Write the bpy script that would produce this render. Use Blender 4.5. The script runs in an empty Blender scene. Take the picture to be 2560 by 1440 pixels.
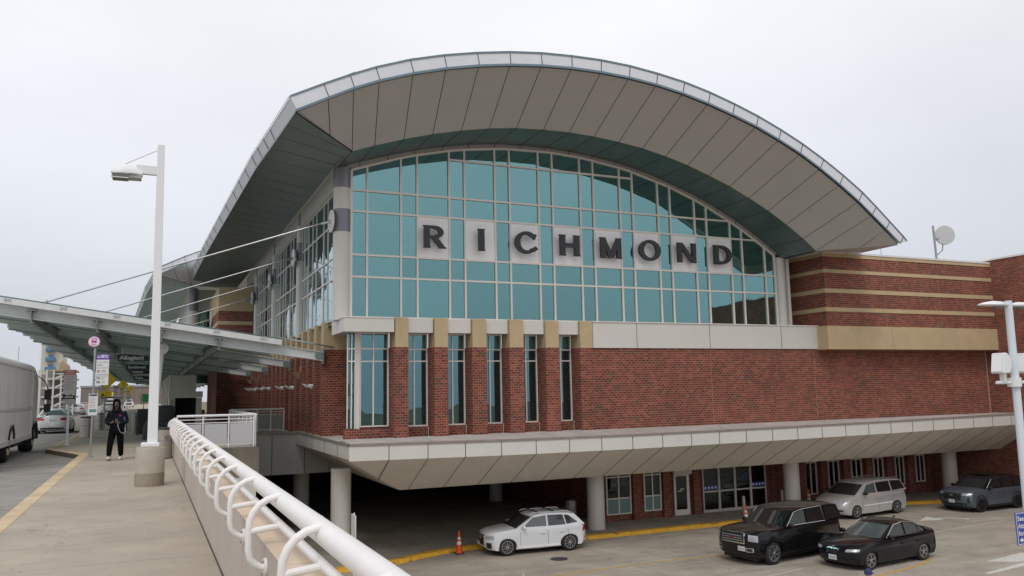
import bpy, bmesh, math, random
from mathutils import Vector, Matrix
random.seed(7)
PI = math.pi
sc = bpy.context.scene
C = sc.collection
# ------------------------------------------------------------------ camera
cd = bpy.data.cameras.new('camera'); cam = bpy.data.objects.new('camera', cd); C.objects.link(cam)
cd.lens = 28.46; cd.sensor_width = 36; cd.clip_start = 0.1; cd.clip_end = 3000
YAW, PIT, ROL = 0.421834, 0.127721, -0.019219
fw = Vector((math.sin(YAW)*math.cos(PIT), math.cos(YAW)*math.cos(PIT), math.sin(PIT)))
rt = Vector((math.cos(YAW), -math.sin(YAW), 0)); up = rt.cross(fw)
r2 = rt*math.cos(ROL)+up*math.sin(ROL); u2 = up*math.cos(ROL)-rt*math.sin(ROL)
mw = Matrix((r2, u2, -fw)).transposed().to_4x4(); mw.translation = (0, 0, 1.8)
cam.matrix_world = mw
sc.camera = cam
# ------------------------------------------------------------------ sky, sun, exposure
SUN_EL, SUN_AZ = math.radians(52), math.radians(215)      # azimuth clockwise from +Y
w = bpy.data.worlds.new('World'); sc.world = w; w.use_nodes = True
nt = w.node_tree; N = nt.nodes; L = nt.links
for n in list(N): N.remove(n)
out = N.new('ShaderNodeOutputWorld'); bg = N.new('ShaderNodeBackground'); bg.inputs['Strength'].default_value = 0.1
sky = N.new('ShaderNodeTexSky'); sky.sky_type = 'NISHITA'; sky.sun_disc = False
sky.sun_elevation = SUN_EL; sky.sun_rotation = SUN_AZ
tc = N.new('ShaderNodeTexCoord'); sep = N.new('ShaderNodeSeparateXYZ'); L.new(tc.outputs['Generated'], sep.inputs[0])
rp = N.new('ShaderNodeValToRGB'); L.new(sep.outputs['Z'], rp.inputs[0])
e = rp.color_ramp.elements; e[0].position = 0.0; e[0].color = (5.6/9, 5.85/9, 6.4/9, 1); e[1].position = 1.0; e[1].color = (.97, .97, 1.0, 1)
for p_, c_ in ((0.10, (6.2, 6.45, 7.05)), (0.26, (7.6, 7.8, 8.35)), (0.42, (8.55, 8.65, 9.05))):
    k = e.new(p_); k.color = (c_[0]/9, c_[1]/9, c_[2]/9, 1)
nz = N.new('ShaderNodeTexNoise'); nz.inputs['Scale'].default_value = 1.6; nz.inputs['Detail'].default_value = 6; nz.inputs['Roughness'].default_value = .5
mp = N.new('ShaderNodeMapping'); mp.inputs['Scale'].default_value = (1, 1, 2.4); L.new(tc.outputs['Generated'], mp.inputs[0]); L.new(mp.outputs[0], nz.inputs['Vector'])
mr = N.new('ShaderNodeMapRange'); mr.inputs[1].default_value = .3; mr.inputs[2].default_value = .7; mr.inputs[3].default_value = 8.3; mr.inputs[4].default_value = 9.75
L.new(nz.outputs[0], mr.inputs[0])
vm = N.new('ShaderNodeVectorMath'); vm.operation = 'SCALE'; L.new(rp.outputs[0], vm.inputs[0]); L.new(mr.outputs[0], vm.inputs['Scale'])
mx = N.new('ShaderNodeMix'); mx.data_type = 'RGBA'; mx.inputs[0].default_value = 0.96
L.new(sky.outputs[0], mx.inputs[6]); L.new(vm.outputs[0], mx.inputs[7])
L.new(mx.outputs[2], bg.inputs['Color']); L.new(bg.outputs[0], out.inputs[0])
sd = bpy.data.lights.new('sun', 'SUN'); sd.energy = 1.0; sd.angle = math.radians(24); sd.color = (1, .96, .9)
so = bpy.data.objects.new('sun', sd); C.objects.link(so)
so.rotation_euler = (PI/2-SUN_EL, 0, PI-SUN_AZ)
vs = sc.view_settings; vs.view_transform = 'Standard'; vs.look = 'None'; vs.exposure = 0.1; vs.gamma = 1; vs.use_curve_mapping = False
# ------------------------------------------------------------------ mesh helpers (world coordinates unless noted)
class MB:
    def __init__(s): s.v = []; s.f = []
    def poly(s, pts):
        n = len(s.v); s.v += [tuple(p) for p in pts]; s.f.append(tuple(range(n, n+len(pts)))); return s
    def box(s, x0, x1, y0, y1, z0, z1):
        n = len(s.v)
        s.v += [(x, y, z) for z in (z0, z1) for y in (y0, y1) for x in (x0, x1)]
        for q in ((0, 2, 3, 1), (4, 5, 7, 6), (0, 1, 5, 4), (2, 6, 7, 3), (0, 4, 6, 2), (1, 3, 7, 5)): s.f.append(tuple(n+i for i in q))
        return s
    def obox(s, c, ax, ay, az, hx, hy, hz):
        c = Vector(c); ax = Vector(ax).normalized(); ay = Vector(ay).normalized(); az = Vector(az).normalized(); n = len(s.v)
        for k in (-1, 1):
            for j in (-1, 1):
                for i in (-1, 1): s.v.append(tuple(c+ax*hx*i+ay*hy*j+az*hz*k))
        for q in ((0, 2, 3, 1), (4, 5, 7, 6), (0, 1, 5, 4), (2, 6, 7, 3), (0, 4, 6, 2), (1, 3, 7, 5)): s.f.append(tuple(n+i for i in q))
        return s
    def bar(s, a, b, wd, ht, upv=(0, 0, 1)):
        a = Vector(a); b = Vector(b); d = (b-a); l = d.length; d.normalize(); sd_ = d.cross(Vector(upv)).normalized(); u = sd_.cross(d)
        return s.obox((a+b)/2, d, sd_, u, l/2, wd/2, ht/2)
    def rings(s, rs, closed=True, cap=True):
        n0 = len(s.v); m = len(rs[0])
        for r in rs: s.v += [tuple(p) for p in r]
        for i in range(len(rs)-1):
            for j in range(m if closed else m-1):
                k = (j+1) % m
                s.f.append((n0+i*m+j, n0+i*m+k, n0+(i+1)*m+k, n0+(i+1)*m+j))
        if cap and closed:
            s.f.append(tuple(n0+j for j in reversed(range(m)))); s.f.append(tuple(n0+(len(rs)-1)*m+j for j in range(m)))
        return s
    def tube(s, pts, r, n=10, cap=True):
        pts = [Vector(p) for p in pts]; rs = []; prev = None
        rr = r if isinstance(r, (list, tuple)) else [r]*len(pts)
        for i, p in enumerate(pts):
            d = (pts[min(i+1, len(pts)-1)]-pts[max(i-1, 0)]).normalized()
            if prev is None:
                a = Vector((0, 0, 1)) if abs(d.z) < .9 else Vector((1, 0, 0)); a = (a-d*a.dot(d)).normalized()
            else: a = (prev-d*prev.dot(d)).normalized()
            prev = a; b = d.cross(a)
            rs.append([p+(a*math.cos(2*PI*k/n)+b*math.sin(2*PI*k/n))*rr[i] for k in range(n)])
        return s.rings(rs, cap=cap)
    def prism(s, pts, ext):          # planar polygon pushed along ext
        e_ = Vector(ext); a = [Vector(p) for p in pts]; b = [p+e_ for p in a]
        return s.rings([a, b])
    def grid(s, rows):
        n0 = len(s.v); m = len(rows[0])
        for r in rows: s.v += [tuple(p) for p in r]
        for i in range(len(rows)-1):
            for j in range(m-1): s.f.append((n0+i*m+j, n0+i*m+j+1, n0+(i+1)*m+j+1, n0+(i+1)*m+j))
        return s
    def build(s, name, mat, parent=None, smooth=False, label=None, local=False, bevel=0):
        me = bpy.data.meshes.new(name)
        off = Vector((0, 0, 0))
        if parent is not None and not local:
            p = parent
            while p is not None: off += p.location; p = p.parent
        me.from_pydata([tuple(Vector(v)-off) for v in s.v], [], s.f)
        bm = bmesh.new(); bm.from_mesh(me); bmesh.ops.recalc_face_normals(bm, faces=bm.faces)
        if bevel:
            bmesh.ops.remove_doubles(bm, verts=bm.verts, dist=1e-5)
            bmesh.ops.bevel(bm, geom=list(bm.edges), offset=bevel, segments=2, affect='EDGES', profile=.5)
        bm.to_mesh(me); bm.free()
        if smooth:
            for p in me.polygons: p.use_smooth = True
            try: me.set_sharp_from_angle(angle=math.radians(smooth if smooth is not True else 35))
            except Exception: pass
        me.materials.append(mat)
        o = bpy.data.objects.new(name, me); C.objects.link(o)
        if parent is not None: o.parent = parent
        if label: o['label'] = label
        return o
def thing(name, label, cat, loc=(0, 0, 0), rz=0, group=None):
    o = bpy.data.objects.new(name, None); C.objects.link(o); o.location = loc; o.rotation_euler = (0, 0, rz)
    o.empty_display_size = .2
    o['label'] = label; o['category'] = cat
    if group: o['group'] = group
    return o
def tag(o, label=None, cat=None, group=None, kind=None):
    for k_, v_ in (('label', label), ('category', cat), ('group', group), ('kind', kind)):
        if v_: o[k_] = v_
    return o
def dup(o, parent=None):
    c = o.copy(); C.objects.link(c); c.parent = parent
    for ch in o.children: dup(ch, c)
    return c
def text_mb(txt, size, origin, ax=(1, 0, 0), ay=(0, 0, 1), align='CENTER', bold=0.0, ext=0.0, width=None):
    cu = bpy.data.curves.new('t', 'FONT'); cu.body = txt; cu.size = size; cu.align_x = align; cu.align_y = 'CENTER'; cu.offset = bold; cu.extrude = ext; cu.resolution_u = 3
    to = bpy.data.objects.new('t', cu); C.objects.link(to)
    dg = bpy.context.evaluated_depsgraph_get(); dg.update()
    me = bpy.data.meshes.new_from_object(to.evaluated_get(dg))
    ax = Vector(ax).normalized(); ay = Vector(ay).normalized(); az = ax.cross(ay); m = MB(); o_ = Vector(origin)
    k = 1.0
    if width:
        xs = [v.co.x for v in me.vertices]; k = width/(max(xs)-min(xs))
    m.v = [tuple(o_+ax*v.co.x*k+ay*v.co.y+az*v.co.z) for v in me.vertices]; m.f = [tuple(p.vertices) for p in me.polygons]
    bpy.data.objects.remove(to); bpy.data.meshes.remove(me); bpy.data.curves.remove(cu)
    return m
def join(ms):
    m = MB()
    for a in ms:
        n = len(m.v); m.v += a.v; m.f += [tuple(n+i for i in f) for f in a.f]
    return m
# ------------------------------------------------------------------ materials
def base(name, col=(.5, .5, .5), rough=.6, metal=0, coat=0, spec=.5, var=0, vscale=3, bump=0, bscale=30, alpha=1, trans=0):
    m = bpy.data.materials.new(name); m.use_nodes = True; n = m.node_tree.nodes; l = m.node_tree.links
    b = n['Principled BSDF']; b.inputs['Base Color'].default_value = (*col, 1); b.inputs['Roughness'].default_value = rough
    b.inputs['Metallic'].default_value = metal; b.inputs['Coat Weight'].default_value = coat; b.inputs['Specular IOR Level'].default_value = spec
    b.inputs['Coat Roughness'].default_value = .04
    g = n.new('ShaderNodeNewGeometry'); m['g'] = 1
    if var:
        t = n.new('ShaderNodeTexNoise'); t.inputs['Scale'].default_value = vscale; t.inputs['Detail'].default_value = 7; t.inputs['Roughness'].default_value = .62
        l.new(g.outputs['Position'], t.inputs['Vector'])
        r = n.new('ShaderNodeMapRange'); r.inputs[1].default_value = .3; r.inputs[2].default_value = .7; r.inputs[3].default_value = 1-var; r.inputs[4].default_value = 1+var
        l.new(t.outputs[0], r.inputs[0])
        v = n.new('ShaderNodeVectorMath'); v.operation = 'SCALE'; v.inputs[0].default_value = col; l.new(r.outputs[0], v.inputs['Scale'])
        l.new(v.outputs[0], b.inputs['Base Color'])
    if bump:
        t2 = n.new('ShaderNodeTexNoise'); t2.inputs['Scale'].default_value = bscale; t2.inputs['Detail'].default_value = 4; l.new(g.outputs['Position'], t2.inputs['Vector'])
        bp = n.new('ShaderNodeBump'); bp.inputs['Strength'].default_value = bump; bp.inputs['Distance'].default_value = .02; l.new(t2.outputs[0], bp.inputs['Height']); l.new(bp.outputs[0], b.inputs['Normal'])
    return m
def _concrete(name, col, jx=None, jy=None, jw=.012, var=.12, stain=.25, rough=.85, dark=.45, ox=0, oy=0, tracks=False):
    """worn concrete with sawn joints every jx / jy metres"""
    m = base(name, col, rough); n = m.node_tree.nodes; l = m.node_tree.links; b = n['Principled BSDF']
    g = [q for q in n if q.type == 'NEW_GEOMETRY'][0]
    def noise(s, d=8, ro=.6, scl=(1, 1, 1)):
        mpn = n.new('ShaderNodeMapping'); mpn.inputs['Scale'].default_value = scl; l.new(g.outputs['Position'], mpn.inputs[0])
        t = n.new('ShaderNodeTexNoise'); t.inputs['Scale'].default_value = s; t.inputs['Detail'].default_value = d; t.inputs['Roughness'].default_value = ro; l.new(mpn.outputs[0], t.inputs['Vector']); return t.outputs[0]
    def rng(i, a, b_, c, d):
        r = n.new('ShaderNodeMapRange'); r.inputs[1].default_value = a; r.inputs[2].default_value = b_; r.inputs[3].default_value = c; r.inputs[4].default_value = d; l.new(i, r.inputs[0]); return r.outputs[0]
    def mul(a, b_):
        q = n.new('ShaderNodeMath'); q.operation = 'MULTIPLY'; l.new(a, q.inputs[0]); l.new(b_, q.inputs[1]); return q.outputs[0]
    f = mul(rng(noise(1.1), .3, .7, 1-var, 1+var), rng(noise(55, 3, .7), .3, .7, .9, 1.08))
    f = mul(f, rng(noise(.35, 9, .65), .36, .6, 1-stain, 1.0))
    f = mul(f, rng(noise(7, 6, .7), .66, .74, 1.0, .8))
    if tracks: f = mul(f, rng(noise(1.0, 4, .6, (.10, 1.5, 1)), .50, .66, 1.0, .84)); f = mul(f, rng(noise(1.6, 3, .5), .70, .75, 1.0, .62))
    vo = n.new('ShaderNodeTexVoronoi'); vo.feature = 'DISTANCE_TO_EDGE'; vo.inputs['Scale'].default_value = .22
    wp = n.new('ShaderNodeTexNoise'); wp.inputs['Scale'].default_value = 1.3; wp.inputs['Detail'].default_value = 5; l.new(g.outputs['Position'], wp.inputs['Vector'])
    wa = n.new('ShaderNodeVectorMath'); wa.operation = 'MULTIPLY_ADD'; wa.inputs[1].default_value = (1.6, 1.6, 0); l.new(wp.outputs['Color'], wa.inputs[0]); l.new(g.outputs['Position'], wa.inputs[2]); l.new(wa.outputs[0], vo.inputs['Vector'])
    f = mul(f, rng(vo.outputs['Distance'], 0, .0035, .72, 1.0))
    sp = n.new('ShaderNodeSeparateXYZ'); l.new(g.outputs['Position'], sp.inputs[0])
    for ax, j, o_ in (('X', jx, ox), ('Y', jy, oy)):
        if not j: continue
        a = n.new('ShaderNodeMath'); a.operation = 'ADD'; a.inputs[1].default_value = o_; l.new(sp.outputs[ax], a.inputs[0])
        d = n.new('ShaderNodeMath'); d.operation = 'DIVIDE'; d.inputs[1].default_value = j; l.new(a.outputs[0], d.inputs[0])
        fr = n.new('ShaderNodeMath'); fr.operation = 'FRACT'; l.new(d.outputs[0], fr.inputs[0])
        lt = n.new('ShaderNodeMath'); lt.operation = 'LESS_THAN'; lt.inputs[1].default_value = jw/j; l.new(fr.outputs[0], lt.inputs[0])
        f = mul(f, rng(lt.outputs[0], 0, 1, 1, dark))
    v = n.new('ShaderNodeVectorMath'); v.operation = 'SCALE'; v.inputs[0].default_value = col; l.new(f, v.inputs['Scale']); l.new(v.outputs[0], b.inputs['Base Color'])
    bp = n.new('ShaderNodeBump'); bp.inputs['Strength'].default_value = .35; bp.inputs['Distance'].default_value = .01; l.new(noise(70, 3), bp.inputs['Height']); l.new(bp.outputs[0], b.inputs['Normal'])
    return m
def brick_mat(name):
    m = base(name, (.3, .08, .06), .88); n = m.node_tree.nodes; l = m.node_tree.links; b = n['Principled BSDF']
    g = [q for q in n if q.type == 'NEW_GEOMETRY'][0]
    sp = n.new('ShaderNodeSeparateXYZ'); l.new(g.outputs['Position'], sp.inputs[0])
    sn = n.new('ShaderNodeSeparateXYZ'); l.new(g.outputs['True Normal'], sn.inputs[0])
    ab = n.new('ShaderNodeMath'); ab.operation = 'ABSOLUTE'; l.new(sn.outputs['X'], ab.inputs[0])
    gt = n.new('ShaderNodeMath'); gt.operation = 'GREATER_THAN'; gt.inputs[1].default_value = .7; l.new(ab.outputs[0], gt.inputs[0])
    mi = n.new('ShaderNodeMix'); mi.data_type = 'FLOAT'; l.new(gt.outputs[0], mi.inputs[0]); l.new(sp.outputs['X'], mi.inputs[2]); l.new(sp.outputs['Y'], mi.inputs[3])
    cb = n.new('ShaderNodeCombineXYZ'); l.new(mi.outputs[0], cb.inputs[0]); l.new(sp.outputs['Z'], cb.inputs[1])
    def bt(c1, c2, mo):
        t = n.new('ShaderNodeTexBrick'); t.offset = .5; t.inputs['Scale'].default_value = 1; t.inputs['Brick Width'].default_value = .213; t.inputs['Row Height'].default_value = .1016
        t.inputs['Mortar Size'].default_value = .0062; t.inputs['Mortar Smooth'].default_value = .1; t.inputs['Bias'].default_value = 0
        t.inputs['Color1'].default_value = (*c1, 1); t.inputs['Color2'].default_value = (*c2, 1); t.inputs['Mortar'].default_value = (*mo, 1); l.new(cb.outputs[0], t.inputs['Vector']); return t
    t1 = bt((0, 0, 0), (1, 1, 1), (.5, .5, .5))
    rp = n.new('ShaderNodeValToRGB'); rp.color_ramp.interpolation = 'CONSTANT'; l.new(t1.outputs['Color'], rp.inputs[0])
    e = rp.color_ramp.elements; e[0].position = 0; e[0].color = (.098, .046, .038, 1); e[1].position = .10; e[1].color = (.135, .033, .023, 1)
    for p_, c_ in ((.3, (.19, .044, .029)), (.5, (.225, .055, .035)), (.7, (.175, .039, .027)), (.86, (.255, .072, .045))):
        k = e.new(p_); k.color = (*c_, 1)
    mo = n.new('ShaderNodeMix'); mo.data_type = 'RGBA'; l.new(t1.outputs['Fac'], mo.inputs[0]); l.new(rp.outputs[0], mo.inputs[6]); mo.inputs[7].default_value = (.42, .275, .19, 1)
    t = n.new('ShaderNodeTexNoise'); t.inputs['Scale'].default_value = .8; t.inputs['Detail'].default_value = 8; l.new(g.outputs['Position'], t.inputs['Vector'])
    r = n.new('ShaderNodeMapRange'); r.inputs[1].default_value = .3; r.inputs[2].default_value = .7; r.inputs[3].default_value = .82; r.inputs[4].default_value = 1.15; l.new(t.outputs[0], r.inputs[0])
    v = n.new('ShaderNodeVectorMath'); v.operation = 'SCALE'; l.new(mo.outputs[2], v.inputs[0]); l.new(r.outputs[0], v.inputs['Scale']); l.new(v.outputs[0], b.inputs['Base Color'])
    return m
def glass_mat(name, near, far, dark=(.01, .02, .02), wav=.12, wscale=.9, rough=0.01, body=.12):
    """coated facade glass: a tinted mirror over a dark interior, paler at grazing angles"""
    m = bpy.data.materials.new(name); m.use_nodes = True; n = m.node_tree.nodes; l = m.node_tree.links
    n.remove(n['Principled BSDF']); o = n['Material Output']
    lw = n.new('ShaderNodeLayerWeight'); lw.inputs[0].default_value = .5
    mr = n.new('ShaderNodeMapRange'); mr.inputs[1].default_value = .3; mr.inputs[2].default_value = .9; l.new(lw.outputs['Facing'], mr.inputs[0])
    mi = n.new('ShaderNodeMix'); mi.data_type = 'RGBA'; l.new(mr.outputs[0], mi.inputs[0]); mi.inputs[6].default_value = (*near, 1); mi.inputs[7].default_value = (*far, 1)
    gg = n.new('ShaderNodeNewGeometry'); rr = n.new('ShaderNodeMapRange'); rr.inputs[3].default_value = .93; rr.inputs[4].default_value = 1.06; l.new(gg.outputs['Random Per Island'], rr.inputs[0])
    vv = n.new('ShaderNodeVectorMath'); vv.operation = 'SCALE'; l.new(mi.outputs[2], vv.inputs[0]); l.new(rr.outputs[0], vv.inputs['Scale'])
    gl = n.new('ShaderNodeBsdfGlossy'); gl.inputs['Roughness'].default_value = rough; l.new(vv.outputs[0], gl.inputs['Color'])
    df = n.new('ShaderNodeBsdfDiffuse'); df.inputs[0].default_value = (*dark, 1)
    ms = n.new('ShaderNodeMixShader'); ms.inputs[0].default_value = 1-body; l.new(df.outputs[0], ms.inputs[1]); l.new(gl.outputs[0], ms.inputs[2]); l.new(ms.outputs[0], o.inputs[0])
    g = n.new('ShaderNodeNewGeometry'); t = n.new('ShaderNodeTexNoise'); t.inputs['Scale'].default_value = wscale; t.inputs['Detail'].default_value = 1; l.new(g.outputs['Position'], t.inputs['Vector'])
    bp = n.new('ShaderNodeBump'); bp.inputs['Strength'].default_value = wav; bp.inputs['Distance'].default_value = .05; l.new(t.outputs[0], bp.inputs['Height']); l.new(bp.outputs[0], gl.inputs['Normal'])
    return m
def clear_mat(name, col, frac, rough=.05, trl=None):
    m = bpy.data.materials.new(name); m.use_nodes = True; n = m.node_tree.nodes; l = m.node_tree.links
    n.remove(n['Principled BSDF']); o = n['Material Output']
    tr = n.new('ShaderNodeBsdfTransparent'); tr.inputs[0].default_value = (*col, 1); gl = n.new('ShaderNodeBsdfGlossy'); gl.inputs['Roughness'].default_value = rough; gl.inputs[0].default_value = (.8, .88, .86, 1)
    a = gl
    if trl:
        t2 = n.new('ShaderNodeBsdfTranslucent'); t2.inputs[0].default_value = (*trl, 1); ms0 = n.new('ShaderNodeMixShader'); ms0.inputs[0].default_value = .2; l.new(t2.outputs[0], ms0.inputs[1]); l.new(gl.outputs[0], ms0.inputs[2]); a = ms0
    ms = n.new('ShaderNodeMixShader'); ms.inputs[0].default_value = frac; l.new(a.outputs[0], ms.inputs[1]); l.new(tr.outputs[0], ms.inputs[2]); l.new(ms.outputs[0], o.inputs[0])
    return m
M = {}
M['brick'] = brick_mat('red_brick')
M['stone'] = base('tan_cast_stone', (.52, .40, .24), .85, var=.08, vscale=1.5, bump=.2, bscale=60)
M['panel'] = base('cream_metal_panel', (.66, .64, .59), .45, var=.03, vscale=.8)
M['mullion'] = base('cream_mullion', (.80, .745, .68), .4)
M['white'] = base('white_paint', (.74, .73, .72), .35, var=.04, vscale=6)
M['whitedirty'] = base('worn_white_paint', (.82, .80, .785), .4, var=.03, vscale=5)
M['greypanel'] = base('grey_panel', (.40, .39, .37), .5, var=.04)
M['fascia'] = base('silver_fascia', (.70, .715, .74), .35, metal=.12, var=.03)
M['trimblue'] = base('slate_trim', (.16, .22, .26), .35, metal=.5)
M['gmcred'] = base('dull_red_badge', (.20, .03, .03), .4)
M['gap'] = base('dark_joint', (.012, .012, .012), .8)
M['soffit'] = base('warm_grey_soffit', (.485, .47, .445), .6, var=.03, vscale=.7)
M['soffit_low'] = base('canopy_soffit', (.66, .61, .54), .6, var=.05, vscale=.9)
M['soffit_metal'] = base('brushed_metal_soffit', (.16, .215, .215), .30, metal=.75, var=.12, vscale=.5)
M['greycol'] = base('blue_grey_column_band', (.23, .235, .26), .4, metal=.3)
M['glass'] = glass_mat('teal_mirror_glass', (.195, .375, .38), (.55, .66, .68))
M['glass_side'] = glass_mat('side_mirror_glass', (.16, .33, .34), (.66, .78, .81), wav=.7, wscale=.75)
M['glass_dark'] = glass_mat('dark_window_glass', (.155, .29, .32), (.3, .38, .38), dark=(.004, .006, .006), wav=.12, wscale=1.0)
M['glass_lobby'] = glass_mat('lobby_glass', (.05, .06, .06), (.2, .22, .22), dark=(.01, .01, .01), wav=.1)
M['glass_low'] = base('obscured_glass', (.16, .27, .25), .3)
M['letter'] = base('black_sign_letter', (.022, .024, .028), .38)
M['letterpanel'] = base('pale_letter_panel', (.90, .90, .90), .4)
M['letterpanel2'] = base('window_frame_metal', (.55, .52, .47), .4)
M['steel'] = base('galvanised_and_shaded_steel', (.24, .27, .26), .5, metal=.2, var=.08, vscale=4)
M['steelwhite'] = base('pale_painted_steel', (.66, .68, .67), .45, var=.06, vscale=5)
M['rod'] = base('stainless_rod', (.55, .55, .55), .3, metal=.8)
M['canopyglass'] = clear_mat('fritted_canopy_glass', (.50, .62, .58), .30, .08, trl=(.24, .32, .30))
M['sidewalk'] = _concrete('sidewalk_concrete', (.40, .345, .275), None, 1.53, .013, .10, .18, oy=.4)
M['road'] = _concrete('road_concrete', (.30, .28, .25), 4.2, 5.5, .015, .15, .25)
M['lot'] = _concrete('lot_concrete', (.42, .375, .31), 4.6, 4.6, .02, .12, .22, dark=.60, ox=1.3, oy=.9, tracks=True)
M['walk'] = _concrete('walk_concrete', (.38, .345, .29), 1.8, 1.8, .012, .12, .3)
M['lotdark'] = _concrete('under_building_concrete', (.42, .37, .30), 3.0, 3.0, .02, .15, .3)
M['parapet'] = _concrete('parapet_concrete', (.52, .46, .40), None, 2.55, .008, .06, .12, dark=.6, oy=.3)
M['parcap'] = _concrete('parapet_top_concrete', (.66, .53, .40), None, 2.55, .008, .10, .10)
M['pedestal'] = _concrete('pedestal_concrete', (.44, .40, .33), None, None, .01, .14, .3)
M['beamconc'] = _concrete('stained_concrete', (.22, .19, .15), None, None, .01, .2, .5)
M['slabtop'] = _concrete('canopy_roof_membrane', (.50, .46, .43), 3.3, None, .02, .10, .2)
M['slabedge'] = base('taupe_drip_edge', (.27, .23, .195), .7, var=.15, vscale=2)
M['kerbtan'] = _concrete('tan_kerb_paint', (.58, .45, .28), None, 3.05, .012, .12, .2)
M['kerbside'] = base('dark_kerb_face', (.13, .10, .075), .9, var=.2)  # face a much darker brown than the tan top
def scuff(m, sc_, lo, hi, dk):
    n = m.node_tree.nodes; l = m.node_tree.links; b = n['Principled BSDF']; src = b.inputs['Base Color'].links[0].from_socket
    g = n.new('ShaderNodeNewGeometry'); mpp = n.new('ShaderNodeMapping'); mpp.inputs['Scale'].default_value = (.45, 2, 2); l.new(g.outputs['Position'], mpp.inputs[0])
    t = n.new('ShaderNodeTexNoise'); t.inputs['Scale'].default_value = sc_; t.inputs['Detail'].default_value = 6; t.inputs['Roughness'].default_value = .7; l.new(mpp.outputs[0], t.inputs['Vector'])
    r = n.new('ShaderNodeMapRange'); r.inputs[1].default_value = lo; r.inputs[2].default_value = hi; l.new(t.outputs[0], r.inputs[0])
    mi = n.new('ShaderNodeMix'); mi.data_type = 'RGBA'; l.new(r.outputs[0], mi.inputs[0]); l.new(src, mi.inputs[6]); mi.inputs[7].default_value = (*dk, 1); l.new(mi.outputs[2], b.inputs['Base Color']); return m
M['yellow'] = base('yellow_kerb_paint', (.74, .40, .03), .65, var=.22, vscale=5)
scuff(M['yellow'], 2.2, .56, .66, (.10, .065, .03))
M['yellowline'] = base('yellow_road_paint', (.58, .33, .05), .7, var=.15, vscale=6)
M['whiteline'] = base('white_road_paint', (.62, .61, .58), .7, var=.14, vscale=7)
scuff(M['yellowline'], 6, .55, .66, (.34, .29, .22)); scuff(M['whiteline'], 6, .56, .66, (.36, .32, .26))
M['lampwhite'] = base('white_lamp_paint', (.78, .79, .80), .35)
M['lamppale'] = base('pale_blue_lamp_paint', (.66, .72, .78), .35)
M['lens'] = base('lamp_lens', (.16, .15, .13), .3)
M['black'] = base('black_plastic', (.015, .015, .016), .5)
M['rubber'] = base('tyre_rubber', (.014, .014, .015), .75)
M['rim'] = base('alloy_rim', (.52, .52, .53), .25, metal=.85)
M['rimdark'] = base('black_rim', (.02, .02, .021), .35, metal=.3)
M['chrome'] = base('chrome', (.75, .75, .77), .15, metal=1)
M['tint'] = base('tinted_car_glass', (.012, .015, .016), .04, spec=.7, coat=.6)
M['tintlight'] = base('car_side_glass', (.075, .095, .095), .04, spec=.7, coat=.6)
M['headlamp'] = base('headlamp_lens', (.34, .36, .38), .1, coat=1)
M['tail'] = base('red_tail_lens', (.42, .012, .015), .15, coat=.8)
M['plate'] = base('number_plate', (.62, .63, .66), .4)
M['orange'] = base('orange_cone_rubber', (.80, .085, .018), .5)
M['conewhite'] = base('reflective_white', (.75, .74, .72), .4)
M['stainless'] = base('brushed_stainless', (.46, .43, .38), .35, metal=.55, var=.12, vscale=8)
M['signwhite'] = base('white_sign_face', (.72, .72, .72), .5)
M['signgrey'] = base('faded_sign_face', (.56, .52, .52), .5)
M['signred'] = base('red_sign_face', (.48, .07, .06), .5)
M['signmaroon'] = base('maroon_sign_face', (.22, .05, .045), .5)
M['purple'] = base('purple_sign_face', (.17, .07, .38), .5)
M['magenta'] = base('magenta_sign_face', (.58, .05, .38), .5)
M['signyellow'] = base('yellow_sign_face', (.88, .66, .03), .5)
M['signnavy'] = base('navy_sign_face', (.02, .035, .075), .4)
M['signblue'] = base('blue_sign_face', (.035, .075, .36), .4)
M['ink'] = base('dark_ink', (.03, .03, .03), .6)
M['inkgrey'] = base('grey_ink', (.30, .27, .27), .6)
M['teal'] = base('teal_sign_panel', (.12, .26, .28), .5)
M['polegrey'] = base('galvanised_pole', (.33, .34, .36), .5, metal=.3, var=.1, vscale=5)
M['cover'] = base('grey_cover_cloth', (.045, .05, .052), .85, bump=.5, bscale=6)
M['truck'] = base('truck_paint', (.70, .69, .68), .35, var=.05, vscale=2.5)
M['truckl'] = base('truck_trim', (.55, .54, .53), .35)
def paint(name, col, metal=.0, rough=.3): return base(name, col, rough, metal=metal, coat=.9 if max(col) > .2 else .65, spec=.5 if max(col) > .2 else .15)
M['soffit_side'] = base('slate_side_soffit', (.27, .335, .33), .38, metal=.45, var=.10, vscale=.4)
M['sealant'] = base('joint_sealant', (.40, .25, .19), .8)
M['faintjoint'] = base('faint_joint', (.07, .075, .075), .7)
M['pavsoffit'] = base('skylit_pavilion_soffit', (.86, .87, .89), .5)  # whitened to carry the sky light on the pavilion's front overhang
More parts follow.
